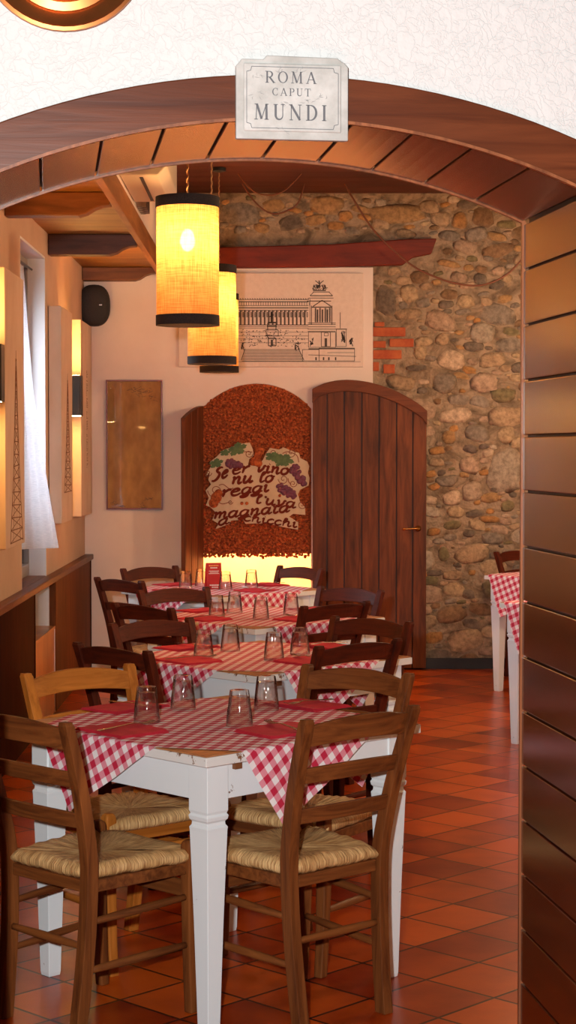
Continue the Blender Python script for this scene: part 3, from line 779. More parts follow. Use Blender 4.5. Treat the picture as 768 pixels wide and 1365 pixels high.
def word(t, a0, b0, a1, b1, hx_):
    global lift_
    tot = sum(G[c][1] for c in t); p0, p1 = cp(a0, b0), cp(a1, b1)
    L = p1[0] - p0[0]; k = L / tot; h = hx_ / 4.267 / SW; x = 0; sl = (p1[1] - p0[1]) / L
    for c in t:
        st, adv = G[c]
        for s_ in st:
            if c in "lhti'": s_ = [(q[0], q[1] if q[1] < 1 else 1 + (q[1] - 1) * (.60 if c != 'i' else .8)) for q in s_]
            if c == 'g': s_ = [(q[0], q[1] if q[1] > 0 else q[1] * .65) for q in s_]
            pts = [((x + q[0] * k + q[1] * h * .34), q[1] * h) for q in s_]
            pts = catmull([(p0[0] + q[0], p0[1] + q[1] + q[0] * sl) for q in pts], 5) if len(pts) > 2 else [(p0[0] + q[0], p0[1] + q[1] + q[0] * sl) for q in pts]
            wd = [h * .38 * (.55 + .45 * min(1, 4 * i / len(pts), 4 * (len(pts) - i) / len(pts))) for i in range(len(pts))]
            lift_ += .0001; mb.stroke(pts, wd, YF, .0009 + lift_ * .4, dy=.00005)
        x += adv * k
word('Se', 140, 350, 228, 322, 40); word('er', 252, 308, 348, 298, 36); word('vino', 388, 292, 575, 312, 38)
word('nu', 248, 366, 372, 352, 40); word('lo', 405, 352, 488, 352, 38)
word('reggi', 190, 438, 462, 404, 38); word("l'uva", 386, 470, 615, 500, 34)
word('magnata', 146, 562, 580, 520, 36); word('a', 172, 600, 238, 586, 32); word('chicchi', 318, 570, 622, 610, 29)
mb.build('painted_saying', M['scripttext'], CP)

# ------------------------------------------------------------------ big canvas with palace drawing
BC = empty('canvas_picture', (wx(361), WY - .026, wz(428)))
tag(BC, 'large cream canvas with a line drawing of a colonnaded palace above the doorway', 'picture')
def q(a, b3): return (wx(a) - wx(361), wz(b3) - wz(428))
mb = MB(); a, b3 = q(239, 490), q(484, 366); mb.box(a[0], b3[0], -.032, 0, a[1], b3[1]); mb.build('canvas', M['canvas'], BC, bevel=.004)
mb = MB(); YD = -.0325
def ln(x0, y0, x1, y1, w=.55): mb.stroke([q(x0, y0), q(x1, y1)], w * 1.35 / SW, YD)
def rect(x0, y0, x1, y1, w=.5):
    ln(x0, y0, x1, y0, w); ln(x0, y1, x1, y1, w); ln(x0, y0, x0, y1, w); ln(x1, y0, x1, y1, w)
for yy, w in ((401, .5), (404, .9), (409, .5), (412, 1.0), (415, .5), (434.5, .8), (437, .5), (439, .4)): ln(250, yy, 411, yy, w)
x = 250
while x < 411:
    ln(x, 399.5, x + 1.6, 401, .7); ln(x + 2, 404, x + 2, 409, .5); x += 3.2
x = 252
while x < 409:
    ln(x, 416, x, 434, 1.1); ln(x + 1.4, 416, x + 1.4, 434, .45); ln(x - .8, 416, x + 3, 416.4, .8); rect(x + 3.0, 418, x + 4.2, 424, .5); x += 5.3
for yy in (444, 449, 453, 458): ln(255, yy, 411, yy, .35)
rr = random.Random(11)
for k in range(170):   # reliefs, statues and garlands
    cx = rr.choice([345, 352, 361, 370, 378, 392, 332, 338, 400, 328, 300, 285, 270]) + rr.uniform(-6, 6); cy = rr.uniform(441, 463)
    ln(cx, cy, cx + rr.uniform(-2.5, 2.5), cy + rr.uniform(-1.5, 2.5), .6)
for (x0, y0, x1, y1, w) in ((362, 417, 362, 431, 1.8), (359, 424, 365, 421, 1.1), (357, 431, 369, 431, .8), (356, 436, 369, 436, .8), (354, 441, 371, 441, .9), (353, 449, 373, 449, .9)): ln(x0, y0, x1, y1, w)
rect(357, 432, 368, 441, .8); rect(355, 441, 371, 449, .6); rect(358, 452, 368, 462, .9); ln(362.5, 454, 362.5, 462, 2.2)
for k in range(9):
    yy = 467 + k * 1.9; t = k * 1.8; ln(327 - t * .3, yy, 398 + t * .45, yy, .6)
ln(327, 466, 322, 481, .7); ln(398, 466, 405, 481, .7); ln(250, 483, 480, 483, .35)
# pavilion
ln(413, 396, 443, 396, .9); ln(411, 399, 444, 399, .6); ln(409, 403, 441, 403, .8); ln(417, 391, 439, 391, .7); ln(413, 396, 418, 391, .6); ln(443, 396, 438, 391, .6)
ln(417, 410, 429, 402, .9); ln(429, 402, 441, 410, .9); ln(415, 411, 442, 411, 1.0); ln(415, 409, 415, 434, .7); ln(413, 400, 413, 434, .5); ln(442, 409, 442, 434, .8)
for x in (420, 426, 433, 439): ln(x, 412, x, 431, 1.0); ln(x + 1.3, 412, x + 1.3, 431, .4)
for x in (423, 429.5, 436): ln(x, 414, x, 431, 1.5)
for yy in (432, 434, 437, 440, 443): ln(410, yy, 447, yy, .6)
for k in range(46):
    a2 = rr.uniform(417, 434); ln(a2, rr.uniform(380, 388), a2 + rr.uniform(-3, 3), rr.uniform(381, 389), .6)
ln(425, 376, 426, 384, 1.2); ln(420, 376, 425, 380, .8); ln(431, 376, 426, 380, .8); ln(417, 389, 434, 389, 1.0)
rect(411, 444, 447, 464, .5); rect(428, 444, 440, 463, .6); ln(434, 452, 434, 463, 2.4); rect(432, 445, 437, 449, .5); rect(448, 440, 461, 463, .5)
ln(453, 418, 453, 439, .5); ln(447, 440, 462, 440, .8)
for k in range(60):
    cx, cy = rr.choice([(457, 452), (467, 457), (415, 457), (396, 463), (325, 462), (457, 447)]); ln(cx + rr.uniform(-3, 3), cy + rr.uniform(-6, 6), cx + rr.uniform(-3, 3), cy + rr.uniform(-5, 6), .7)
rect(425, 465, 472, 482, .5); ln(411, 466, 472, 466, .9); ln(436, 471, 472, 471, .4); ln(411, 474, 474, 476, .5); rect(403, 467, 425, 482, .5)
for x in (421, 431, 438, 447): ln(x, 477, x, 481, 1.4)
mb.build('palace_drawing', M['ink'], BC)

# framed parchment
FP = empty('framed_parchment', (wx(180), WY - .026, wz(593)))
tag(FP, 'tall glazed brown parchment in a thin dark red frame left of the doorway', 'picture')
fw, fh = (wx(217) - wx(142)) / 2, (wz(507) - wz(679)) / 2
mb = MB(); t = .011
mb.box(-fw, fw, -.022, 0, fh - t, fh); mb.box(-fw, fw, -.022, 0, -fh, -fh + t); mb.box(-fw, -fw + t, -.022, 0, -fh + t, fh - t); mb.box(fw - t, fw, -.022, 0, -fh + t, fh - t)
mb.build('frame', M['framered'], FP, bevel=.002)
mb = MB(); mb.box(-fw + t, fw - t, -.008, -.002, -fh + t, fh - t); mb.build('parchment_sheet', M['parchment'], FP)
mb = MB(); mb.box(-fw + t, fw - t, -.015, -.013, -fh + t, fh - t); mb.build('glass_pane', M['pane'], FP)
rr = random.Random(21)
for cx, cz, n_, sx_, sz_ in ((.04, .39, 26, .07, .035), (.12, .35, 6, .02, .03), (.10, -.38, 6, .03, .01), (.06, -.43, 9, .02, .01), (-.08, -.44, 9, .02, .01), (-.14, -.40, 5, .01, .02)):
    mb = MB()
    for k in range(n_):
        x, z = cx + rr.uniform(-sx_, sx_), cz + rr.uniform(-sz_, sz_) - abs(rr.uniform(0, .02)); mb.stroke(catmull([(x, z), (x + rr.uniform(-.02, .02), z + rr.uniform(-.012, .012)), (x + rr.uniform(-.03, .03), z + rr.uniform(-.012, .012))], 4), .0022, -.0082, .0003)
    mb.build('faded_drawing', M['sketchink'], FP)

# speaker
SPK = empty('wall_speaker', (wx(128.5), WY - .10, wz(410))); tag(SPK, 'black oval loudspeaker mounted in the corner above the framed parchment', 'speaker')
mb = MB()
prof = []
rings = []
for yy, k in ((.075, .6), (.06, .85), (.03, .97), (0, 1.0), (-.03, 1.0), (-.055, .96), (-.07, .85), (-.078, .6), (-.080, .2)):
    rings.append([(.112 * k * (abs(math.cos(a)) ** .8) * (1 if math.cos(a) > 0 else -1), yy, .147 * k * (abs(math.sin(a)) ** .8) * (1 if math.sin(a) > 0 else -1)) for a in [2 * PI * i / 32 for i in range(32)]])
mb.loft(rings); o = mb.build('body', M['speaker'], SPK, smooth=True)
mb = MB(); mb.box(-.02, .02, .06, .078, -.04, .04); mb.build('bracket', M['black'], SPK)
mb = MB(); mb.box(.03, .052, -.0815, -.079, -.004, .004); o = mb.build('badge', M['steel'], SPK)
SPK.rotation_euler = (0, 0, math.radians(8))

# ------------------------------------------------------------------ left wall: ledge, wainscot, heater cover, window, panels, sconces
mb = MB(); mb.box(XL, -1.268, 4.6, WY - .027, .79, .828)
mb.box(-1.60, XL, 9.626, 10.654, .79, .828)
struct(mb.build('trim_7', M['ledge'], bevel=.006), 'dark wooden ledge capping the wainscot')
mb = MB(); mb.box(XL, -1.29, 4.6, 9.81, 0, .788); mb.box(XL, -1.286, 9.81, 9.83, 0, .788)
struct(mb.build('trim_8', M['wains']), 'dark red-brown wainscot board')
mb = MB(); mb.box(XL, -1.29, 10.80, WY - .05, 0, .788)
struct(mb.build('trim_9', M['wains2'], bevel=.003), 'lighter brown wainscot board by the far corner')
mb = MB(); mb.box(XL, -1.284, WY - .05, WY - .027, 0, .788); struct(mb.build('trim_10', M['wains']))
HC = empty('heater_cover', (-1.44, 10.315, 0)); tag(HC, 'pale wooden radiator cover in the niche under the window', 'radiator cover')
mb = MB(); mb.box(.12, .145, -.47, .43, 0, .50); mb.build('front_panel', M['radwood'], HC, bevel=.003)
mb = MB(); mb.box(-.15, .148, -.47, .465, .50, .518); mb.build('top_board', M['radwood'], HC, bevel=.003)
mb = MB()
for i in range(6): mb.box(-.12 + i * .028, -.104 + i * .028, -.44, .1, .518, .523)
mb.build('vent_grille', M['black'], HC)
mb = MB(); mb.box(.12, .147, .43, .465, 0, .50); o = mb.build('corner_post', M['reveal'], HC); o['label'] = 'white corner post'

# window
W1 = empty('window_1', (-1.45, 10.14, .83)); struct(W1)
mb = MB(); hh = 1.862; hw = .513
mb.box(-.025, .02, -hw, hw, 0, .07); mb.box(-.025, .02, -hw, hw, hh - .05, hh); mb.box(-.025, .02, -hw, -hw + .05, .07, hh - .05); mb.box(-.025, .02, hw - .018, hw, .07, hh - .05)
mb.box(-.02, .01, -.02, .02, .07, hh - .05)
mb.build('window_frame', M['winframe'], W1, bevel=.004)
mb = MB(); mb.box(-.012, -.008, -hw + .05, hw - .018, .07, hh - .05); mb.build('pane', M['pane'], W1)
mb = MB(); mb.tube([(.045, -.50, 1.80), (.045, .50, 1.80)], .006, 8); o = mb.build('curtain_rod', M['black']); o.location = (-1.45, 10.14, .83)
tag(o, 'thin rod across the top of the window recess', 'curtain rod')
# curtain
mb = MB(); nu, nv = 48, 40; k = 0; grid = []
def prof_r(v):   # v: 0 top .. 1 bottom, outward reach of the free edge
    pts = [(0, .0), (.2, .02), (.45, .055), (.7, .11), (.9, .16), (1.0, .185)]
    for (a, x0_), (b3, x1_) in zip(pts, pts[1:]):
        if a <= v <= b3: return x0_ + (x1_ - x0_) * (v - a) / (b3 - a)
    return .2
for th_ in (0, .003):
    for j in range(nv + 1):
        v_ = j / nv; z = 2.62 - 1.60 * v_
        for i in range(nu + 1):
            u = i / nu
            y_ = 9.95 + .42 * u + .09 * v_ * u
            fold = .010 * math.sin(u * 30 + 1.3 * v_) * (.5 + v_ * .9)
            x_ = -1.418 + prof_r(v_) * (u ** 1.25) + fold * (.3 + .7 * min(1, u * 3)) + th_
            grid.append((x_, y_, z - .018 * u * v_))
n1_ = (nu + 1) * (nv + 1); fs2 = []
for j in range(nv):
    for i in range(nu):
        a = j * (nu + 1) + i; fs2.append((a, a + 1, a + nu + 2, a + nu + 1))
        a += n1_; fs2.append((a, a + nu + 1, a + nu + 2, a + 1))
mb.add(grid, fs2)
o = mb.build('curtain', M['curtain'], smooth=True); tag(o, 'thin white curtain blowing out of the window recess', 'curtain')

def panel(name, y0, y1, z0, z1, label, text=False, near=False):
    P = empty(name, (XL, (y0 + y1) / 2, z0)); tag(P, label, 'picture')
    h = z1 - z0; w = (y1 - y0) / 2
    mb = MB(); mb.box(.004, .080, -w, w, 0, h); mb.build('canvas', M['artcanvas'], P, bevel=.004)
    for y_, z_ in ((-.55, .78), (.55, .78), (-.55, .12)):
        mb = MB(); mb.box(0, .004, y_ * w - .012, y_ * w + .012, h * z_ - .02, h * z_ + .02); mb.build('mount_block', M['black'], P)
    mb = MB()
    F = .0803
    def seg(pts, wd):   # pts (y,z) on the canvas face
        rings = []
        for i, p in enumerate(pts):
            a = pts[max(i - 1, 0)]; b4 = pts[min(i + 1, len(pts) - 1)]
            dy, dz = b4[0] - a[0], b4[1] - a[1]; l = math.hypot(dy, dz) or 1; e1 = wd / 2
            rings.append([(F, p[0] - dz / l * e1, p[1] + dy / l * e1), (F, p[0] + dz / l * e1, p[1] - dy / l * e1), (F + .0006, p[0] + dz / l * e1, p[1] - dy / l * e1), (F + .0006, p[0] - dz / l * e1, p[1] + dy / l * e1)])
        mb.loft(rings)
    rr = random.Random(len(label))
    if not text:
        zb_, zt = (.02, .72 * h) if near else (.14 * h, .70 * h)
        c = .12 * w; hwid = w * .68
        for s_ in (-1, 1):
            seg([(c + s_ * hwid, zb_), (c + s_ * hwid * .55, zb_ + .28 * (zt - zb_)), (c + s_ * hwid * .28, zb_ + .6 * (zt - zb_)), (c + s_ * .01, zt - .04)], .012)
            seg([(c + s_ * hwid * .55, zb_), (c + s_ * hwid * .3, zb_ + .3 * (zt - zb_)), (c + s_ * .01, zt - .1)], .006)
        seg([(c, zt - .05), (c, zt)], .006)
        for k in range(14):
            t = k / 14; hw_ = hwid * (1 - t) ** 1.3; z = zb_ + t * (zt - zb_) * .92
            seg([(c - hw_, z), (c + hw_, z + rr.uniform(-.01, .01))], .005)
            t2 = (k + 1) / 14; h3 = hwid * (1 - t2) ** 1.3; z2 = zb_ + t2 * (zt - zb_) * .92
            seg([(c - hw_, z), (c + h3, z2)], .004); seg([(c + hw_, z), (c - h3, z2)], .004)
    else:
        for k in range(60):
            z = h * .25 + k * h * .0085; 
            if rr.random() < .8: seg([(w * .0, z), (w * .0 + rr.uniform(.02, .09), z + rr.uniform(-.004, .004))], .005)
    mb.build('sketch', M['sketchink'], P)
panel('tower_picture', 8.50, 9.15, 1.10, 2.43, 'tall narrow canvas with a tower sketch, nearest the arch beside the window', near=True)
panel('tower_picture', 10.78, 11.37, 1.13, 2.43, 'tall narrow canvas with a tower sketch, between window and lit sconce')
panel('lettered_picture', 11.90, 12.58, 1.13, 2.43, 'tall narrow canvas with small vertical writing in the far left corner', text=True)

def sconce(y, label):
    S = empty('wall_sconce', (XL, y, 1.79)); tag(S, label, 'wall lamp')
    mb = MB()
    mb.box(.0, .012, -.05, .05, 0, .26); mb.box(.105, .115, -.05, .05, 0, .26); mb.box(.012, .105, -.05, -.042, 0, .26); mb.box(.012, .105, .042, .05, 0, .26)
    mb.build('housing', M['black'], S, bevel=.002)
    for z0, z1 in ((.257, .2605), (-.0005, .003)):
        mb = MB(); mb.box(.016, .101, -.040, .040, z0, z1); mb.build('light_source', M['sconceglow' if z0 > .1 else 'sconceglow2'], S)
sconce(8.20, 'black up-and-down wall lamp at the left picture edge, nearest the arch')
sconce(11.63, 'black up-and-down wall lamp between two tall canvases near the corner')

# air conditioner
AC = empty('air_conditioner', (-.778, 9.80, 2.98)); tag(AC, 'cream air conditioner box with a dark slot high under the ceiling', 'air conditioner')
mb = MB(); mb.prism([(0.002, 0), (.20, 0), (.245, .05), (.245, .24), (.22, .27), (.002, .27)], -.5, .5); mb.build('casing', M['ceramic'], AC, bevel=.008)
mb = MB(); mb.box(.10, .118, -.44, .44, -.002, .004); mb.build('air_slot', M['black'], AC)
mb = MB()
for i in range(7): mb.box(.002, .055, .70 + i * .05, .722 + i * .05, -.0, .16)
mb.box(.002, .03, .69, 1.04, .0, .16)
o = mb.build('ribbed_hose', M['steel'], AC); o['label'] = 'ribbed metal connection behind the casing'

# ------------------------------------------------------------------ pendants
def pendant(x, y, zb, label, first=None):
    P = empty('pendant_lamp', (x, y, zb)); tag(P, label, 'lamp', 'cylindrical pendant lamps above the tables')
    R_, H_ = .125, .51
    def ring(r0, r1, z0, z1, n=48):
        mb = MB(); mb.lathe([(r0, z0), (r1, z0), (r1, z1), (r0, z1)], n, closed=True); return mb
    o = ring(R_ - .0015, R_, .036, H_ - .04).build('lamp_shade', M['shade'], P); shademesh(o)
    o = ring(R_ - .003, R_ + .003, 0, .040).build('lower_band', M['bandblack'], P); shademesh(o); o['label'] = 'black lower band'
    o = ring(R_ - .003, R_ + .003, H_ - .042, H_).build('upper_band', M['bandblack'], P); shademesh(o); o['label'] = 'black upper band'
    mb = MB(); zt = 3.398 - zb
    pts = [(.0025 * math.cos(k * 1.4), .0025 * math.sin(k * 1.4), H_ - .12 + (zt - H_ + .10) * k / 120) for k in range(121)]
    mb.tube(pts, .0042, 6); mb.build('cord', M['rope'], P, smooth=True)
    mb = MB(); mb.lathe([(0, zt), (.045, zt), (.045, zt - .02), (.01, zt - .03), (0, zt - .03)], 20); mb.build('ceiling_cap', M['black'], P)
    mb = MB(); mb.lathe([(0, H_ - .075), (.018, H_ - .075), (.018, H_ - .125), (0, H_ - .125)], 14)
    for k in range(3):
        a = 2 * PI * k / 3; mb.tube([(0, 0, H_ - .09), ((R_ - .003) * math.cos(a), (R_ - .003) * math.sin(a), H_ - .02)], .002, 6)
    mb.build('bulb_holder', M['black'], P)
    mb = MB(); mb.lathe([(0.0001, H_ - .215), (.016, H_ - .21), (.028, H_ - .190), (.031, H_ - .17), (.024, H_ - .145), (.013, H_ - .127), (.0001, H_ - .126)], 16)
    mb.build('bulb', M['bulb'], P, smooth=True)
    return P
pendant(-.332, 7.23, 2.068, 'nearest and largest-looking cylindrical pendant lamp with woven amber shade')
pendant(-.305, 9.37, 2.015, 'middle cylindrical pendant lamp, partly hidden by the nearest one')
pendant(-.335, 11.75, 2.075, 'farthest cylindrical pendant lamp, mostly hidden by the middle one')

# hanging cables and a lower dark loop
def cable(pts, y, label, m=M['cable'], r=.007):
    s_ = 2400 / y
    P3 = [((a - 361) / s_, y, 1.57 - (b3 - 600) / s_) for a, b3 in pts]
    mb = MB(); mb.tube(catmull(P3, 6), r, 6); tag(mb.build('hanging_cable', m, smooth=True), label, 'cable')
cable([(448, 222), (452, 235), (470, 266), (500, 311), (545, 352), (580, 370), (610, 379), (640, 381), (668, 371), (692, 350), (730, 300), (770, 222)], 12.45, 'long brown cable drooping across the stone wall right of the beam')
cable([(304, 210), (312, 225), (333, 253), (354, 262), (378, 257), (403, 232), (414, 210)], 12.0, 'short brown cable loop hanging above the red beam, upper one', M['cable'], .005)
cable([(312, 212), (319, 239), (340, 271), (361, 286), (382, 283), (400, 267), (412, 212)], 12.45, 'short dark loop above the red beam, lower one', M['cable'], .006)  # lower dark loop: thin tube between the upper loop and the wall

# ------------------------------------------------------------------ chair
def make_chair(key):
    """local frame: +y faces the table, origin on the floor under the seat centre"""
    P = empty('dining_chair', (0, 0, 0))
    mx_, my_, mz_ = M[key + 'x'], M[key + 'y'], M[key + 'z']
    # rear posts: S-curved
    def rear(s_):
        prof = [(.155, -.205, 0), (.159, -.190, .12), (.165, -.176, .28), (.170, -.172, .42), (.175, -.178, .50), (.183, -.202, .62), (.191, -.232, .73), (.197, -.262, .825), (.199, -.272, .855), (.199, -.274, .865)]
        c3 = catmull(prof, 3); mb = MB()
        wx_ = []; wy_ = []
        for p in c3:
            t = 1 if p[2] < .856 else .86
            wx_.append(.034 * t); wy_.append((.038 if p[2] < .5 else .038 - .010 * (p[2] - .5) / .4) * t)
        mb.post([(s_ * p[0], p[1], p[2]) for p in c3], wx_, wy_)
        return mb
    for s_ in (-1, 1): rear(s_).build('back_post', mz_, P, bevel=.004)
    def front(s_):
        pts = [(.190, .182, 0), (.192, .176, .10), (.194, .172, .25), (.194, .170, .40), (.194, .170, .470), (.194, .170, .484), (.194, .170, .488)]
        mb = MB(); mb.post([(s_ * a, b4, c) for a, b4, c in pts], [.030, .031, .034, .036, .036, .030, .018], [.030, .031, .034, .036, .036, .030, .018]); return mb
    for s_ in (-1, 1): front(s_).build('front_leg', mz_, P, bevel=.004)
    def yback(z):
        pr = [(.42, -.172), (.50, -.178), (.62, -.202), (.74, -.232), (.84, -.262), (.90, -.276)]
        for (a, ya), (b4, yb) in zip(pr, pr[1:]):
            if a <= z <= b4: return ya + (yb - ya) * (z - a) / (b4 - a)
        return -.2
    def xback(z): return .170 + (z - .42) * .066
    def slat(z0, z1, arch_t, arch_b, bow, th=.015):
        mb = MB(); rings = []; N = 16; w = xback((z0 + z1) / 2) - .008
        for i in range(N + 1):
            t = -1 + 2 * i / N; e = 1 - t * t; x = t * w
            yb0, yb1 = yback(z0) - bow * e, yback(z1) - bow * e
            zz0, zz1 = z0 + arch_b * e, z1 + arch_t * e
            rings.append([(x, yb0 - th / 2, zz0), (x, yb0 + th / 2, zz0), (x, yb1 + th / 2, zz1), (x, yb1 - th / 2, zz1)])
        mb.loft(rings); return mb
    slat(.784, .842, .022, .012, .030).build('crest_rail', mx_, P, bevel=.003)
    slat(.682, .725, .008, .006, .026).build('slat', mx_, P, bevel=.003)
    slat(.570, .611, .006, .004, .022).build('slat', mx_, P, bevel=.003)
    # seat frame
    mb = MB()
    mb.box(-.172, .172, .158, .182, .395, .428); mb.box(-.145, .145, -.182, -.160, .395, .428)
    for s_ in (-1, 1):
        rings = []
        for y_, x_ in ((-.17, .166), (.17, .192)): rings.append([(s_ * x_ - .011, y_, .395), (s_ * x_ + .011, y_, .395), (s_ * x_ + .011, y_, .428), (s_ * x_ - .011, y_, .428)])
        mb.loft(rings)
    mb.build('seat_frame', mx_, P, bevel=.003)
    # stretchers
    def rung(a, b4, r0=.0085, r1=.0125):
        a, b4 = Vector(a), Vector(b4); mb = MB()
        pts = [a.lerp(b4, i / 8) for i in range(9)]
        mb.tube(pts, [r0 + (r1 - r0) * (1 - ((i - 4) / 4) ** 2) for i in range(9)], 8); return mb
    for s_ in (-1, 1):
        rung((s_ * .166, -.174, .315), (s_ * .194, .172, .330)).build('side_stretcher', my_, P, smooth=True)
        rung((s_ * .162, -.184, .185), (s_ * .193, .175, .195)).build('side_stretcher', my_, P, smooth=True)
    rung((-.165, -.178, .250), (.165, -.178, .250)).build('back_stretcher', mx_, P, smooth=True)
    mb = MB(); mb.box(-.175, .175, .164, .180, .325, .372); mb.build('front_stretcher', mx_, P, bevel=.004)
    # rush seat: four woven facets meeting in the middle
    mb = MB()
    cor = [(-.160, -.176), (.160, -.176), (.208, .190), (-.208, .190)]
    cen = (0, .0)
    zed, zc = .466, .455
    for k in range(4):
        A_, B_ = Vector((*cor[k], 0)), Vector((*cor[(k + 1) % 4], 0)); cn = Vector((*cen, 0))
        nrm = ((A_ + B_) / 2 - cn).normalized(); NS = 36; ln_ = (B_ - A_).length
        prof = [(.10, .430, .0), (.02, .428, .02), (0.0, .438, .035), (-.0, .452, .05), (.03, .463, .065), (.08, .468, .08), (.2, .466, .12), (.5, .459, .2), (.8, .455, .3), (1.0, .453, .38)]
        base = len(mb.v)
        for (t, z, vv) in prof:
            for i in range(NS + 1):
                s_ = i / NS
                p = A_.lerp(B_, s_).lerp(cn, t)
                rip = .0016 * math.sin(s_ * ln_ * 520 + k) * (1 if t < .9 else 0)
                edgez = -.012 * (2 * abs(s_ - .5)) ** 8 if t < .3 and z > .44 else 0
                out_ = .006 if z < .455 and t < .05 and z > .43 else 0
                p = p + nrm * (out_ + rip * .5)
                mb.v.append((p.x, p.y, z + rip + edgez + .004 * noise.noise(Vector((p.x * 14, p.y * 14, key == 'x')))))
                mb.uv[len(mb.v) - 1] = (s_ * ln_ * (1 - t * .0) + k * .7, vv)
        for r_ in range(len(prof) - 1):
            for i in range(NS):
                a = base + r_ * (NS + 1) + i; mb.f.append((a, a + 1, a + NS + 2, a + NS + 1)); mb.mi.append(0)
    o = mb.build('rush_seat', M['rush'], P, smooth=True); shademesh(o, 60)
    return P

protos = {}
def chair(key, x, y, facing, label, table):
    rz = math.radians(facing - 90)
    if key not in protos:
        c = make_chair(key); protos[key] = c; c.location = (x, y, 0); c.rotation_euler = (0, 0, rz)
    else:
        c = dup(protos[key], (x, y, 0), rz)
    tag(c, label, 'chair', 'chairs around the %s' % table)
    return c

# ------------------------------------------------------------------ table
TR = math.radians(45 - 1.5)      # table edge direction
TT = .76
def make_table():
    P = empty('dining_table', (0, 0, 0))
    h = .425
    mb = MB(); mb.box(-h, h, -h, h, TT - .030, TT - .004, 0); mb.box(-h + .003, h - .003, -h + .003, h - .003, TT - .004, TT, 1)
    mb.build('tabletop', [M['edgepaint'], M['tablewood']], P, bevel=.002)
    mb = MB(); a = h - .035
    for s_ in (-1, 1):
        mb.box(-a + .03, a - .03, s_ * a - (.02 if s_ > 0 else 0), s_ * a + (.02 if s_ < 0 else 0), TT - .130, TT - .030)
        mb.box(s_ * a - (.02 if s_ > 0 else 0), s_ * a + (.02 if s_ < 0 else 0), -a + .03, a - .03, TT - .130, TT - .030)
    mb.build('apron', M['white'], P, bevel=.001)
    for sx in (-1, 1):
        for sy in (-1, 1):
            cx, cy = sx * (a - .033), sy * (a - .033)
            zs = [(0, .040), (.012, .044), (.30, .058), (TT - .215, .073), (TT - .205, .075), (TT - .199, .066), (TT - .190, .064), (TT - .184, .074), (TT - .174, .078), (TT - .168, .070), (TT - .160, .076), (TT - .030, .076)]
            mb = MB(); mb.post([(cx, cy, z) for z, w in zs], [w for z, w in zs], [w for z, w in zs])
            mb.build('leg', M['white'], P, bevel=.0015)
    for (x0, y0) in ((-.30, -a - .012), (.16, -a - .012)):
        mb = MB(); mb.box(x0, x0 + .025, y0, y0 + .014, TT - .052, TT - .030); o = mb.build('drawer_stop', M['beammid'], P); o['label'] = 'small bare wooden block'
    return P

def cloth_mesh(rot, side=.965):
    """square cloth turned on the table: overhanging corners fold down"""
    h = .427; N = 84; mb = MB(); a = side / 2; cr, sr = math.cos(rot), math.sin(rot)
    def fold(u, v, off=0):
        x, y = u * cr - v * sr, u * sr + v * cr; z = TT + .0018
        ox, oy = abs(x) - h, abs(y) - h
        if ox > 0 or oy > 0:
            r = .006
            if ox >= oy:
                o_ = ox; sg = 1 if x > 0 else -1; al = y
                if o_ < r * 1.57: an = o_ / r; nx, nz = h + r * math.sin(an), z - r * (1 - math.cos(an))
                else: nx, nz = h + r, z - r - (o_ - r * 1.57)
                nx += .010 * max(0, o_ - .02) / .2 * (1 + .9 * math.sin(al * 26))
                x = sg * nx; z = nz
            else:
                o_ = oy; sg = 1 if y > 0 else -1; al = x
                if o_ < r * 1.57: an = o_ / r; ny, nz = h + r * math.sin(an), z - r * (1 - math.cos(an))
                else: ny, nz = h + r, z - r - (o_ - r * 1.57)
                ny += .010 * max(0, o_ - .02) / .2 * (1 + .9 * math.sin(al * 26))
                y = sg * ny; z = nz
        return (x, y, z)
    for j in range(N + 1):
        for i in range(N + 1):
            u, v = -a + side * i / N, -a + side * j / N
            mb.v.append(fold(u, v)); mb.uv[len(mb.v) - 1] = (u + 5, v + 5)
    for j in range(N):
        for i in range(N):
            q_ = j * (N + 1) + i; mb.f.append((q_, q_ + 1, q_ + N + 2, q_ + N + 1)); mb.mi.append(0)
    return mb

# place settings
def glass_mesh():
    mb = MB(); n = 40; H_ = .106
    def ring(r, z, fl): return [((r * (1 - fl * (.5 + .5 * math.cos(10 * 2 * PI * k / n)))) * math.cos(2 * PI * k / n), (r * (1 - fl * (.5 + .5 * math.cos(10 * 2 * PI * k / n)))) * math.sin(2 * PI * k / n), z) for k in range(n)]
    outer = [ring(.0395, 0.001, 0), ring(.0390, .012, 0), ring(.0372, .035, 0), ring(.0360, .048, .0), ring(.0350, .056, .06), ring(.0325, .080, .09), ring(.0300, .100, .07), ring(.0285, H_, .03), ring(.0150, H_ + .001, 0)]
    inner = [ring(.012, H_ - .016, 0), ring(.0265, H_ - .018, 0), ring(.0300, .080, 0), ring(.0335, .050, 0), ring(.0365, .012, 0), ring(.0372, .001, 0)]
    rings = outer + [ring(.002, H_ + .001, 0)]
    # one closed shell: outside up, over the base, and back down the inside
    mb.loft(outer[::-1], cap=False); mb.add(outer[-1], [tuple(range(n))])
    mb.loft(inner, cap=False); mb.add(inner[0], [tuple(range(n))])
    mb.loft([outer[0], inner[-1]], cap=False)
    return mb
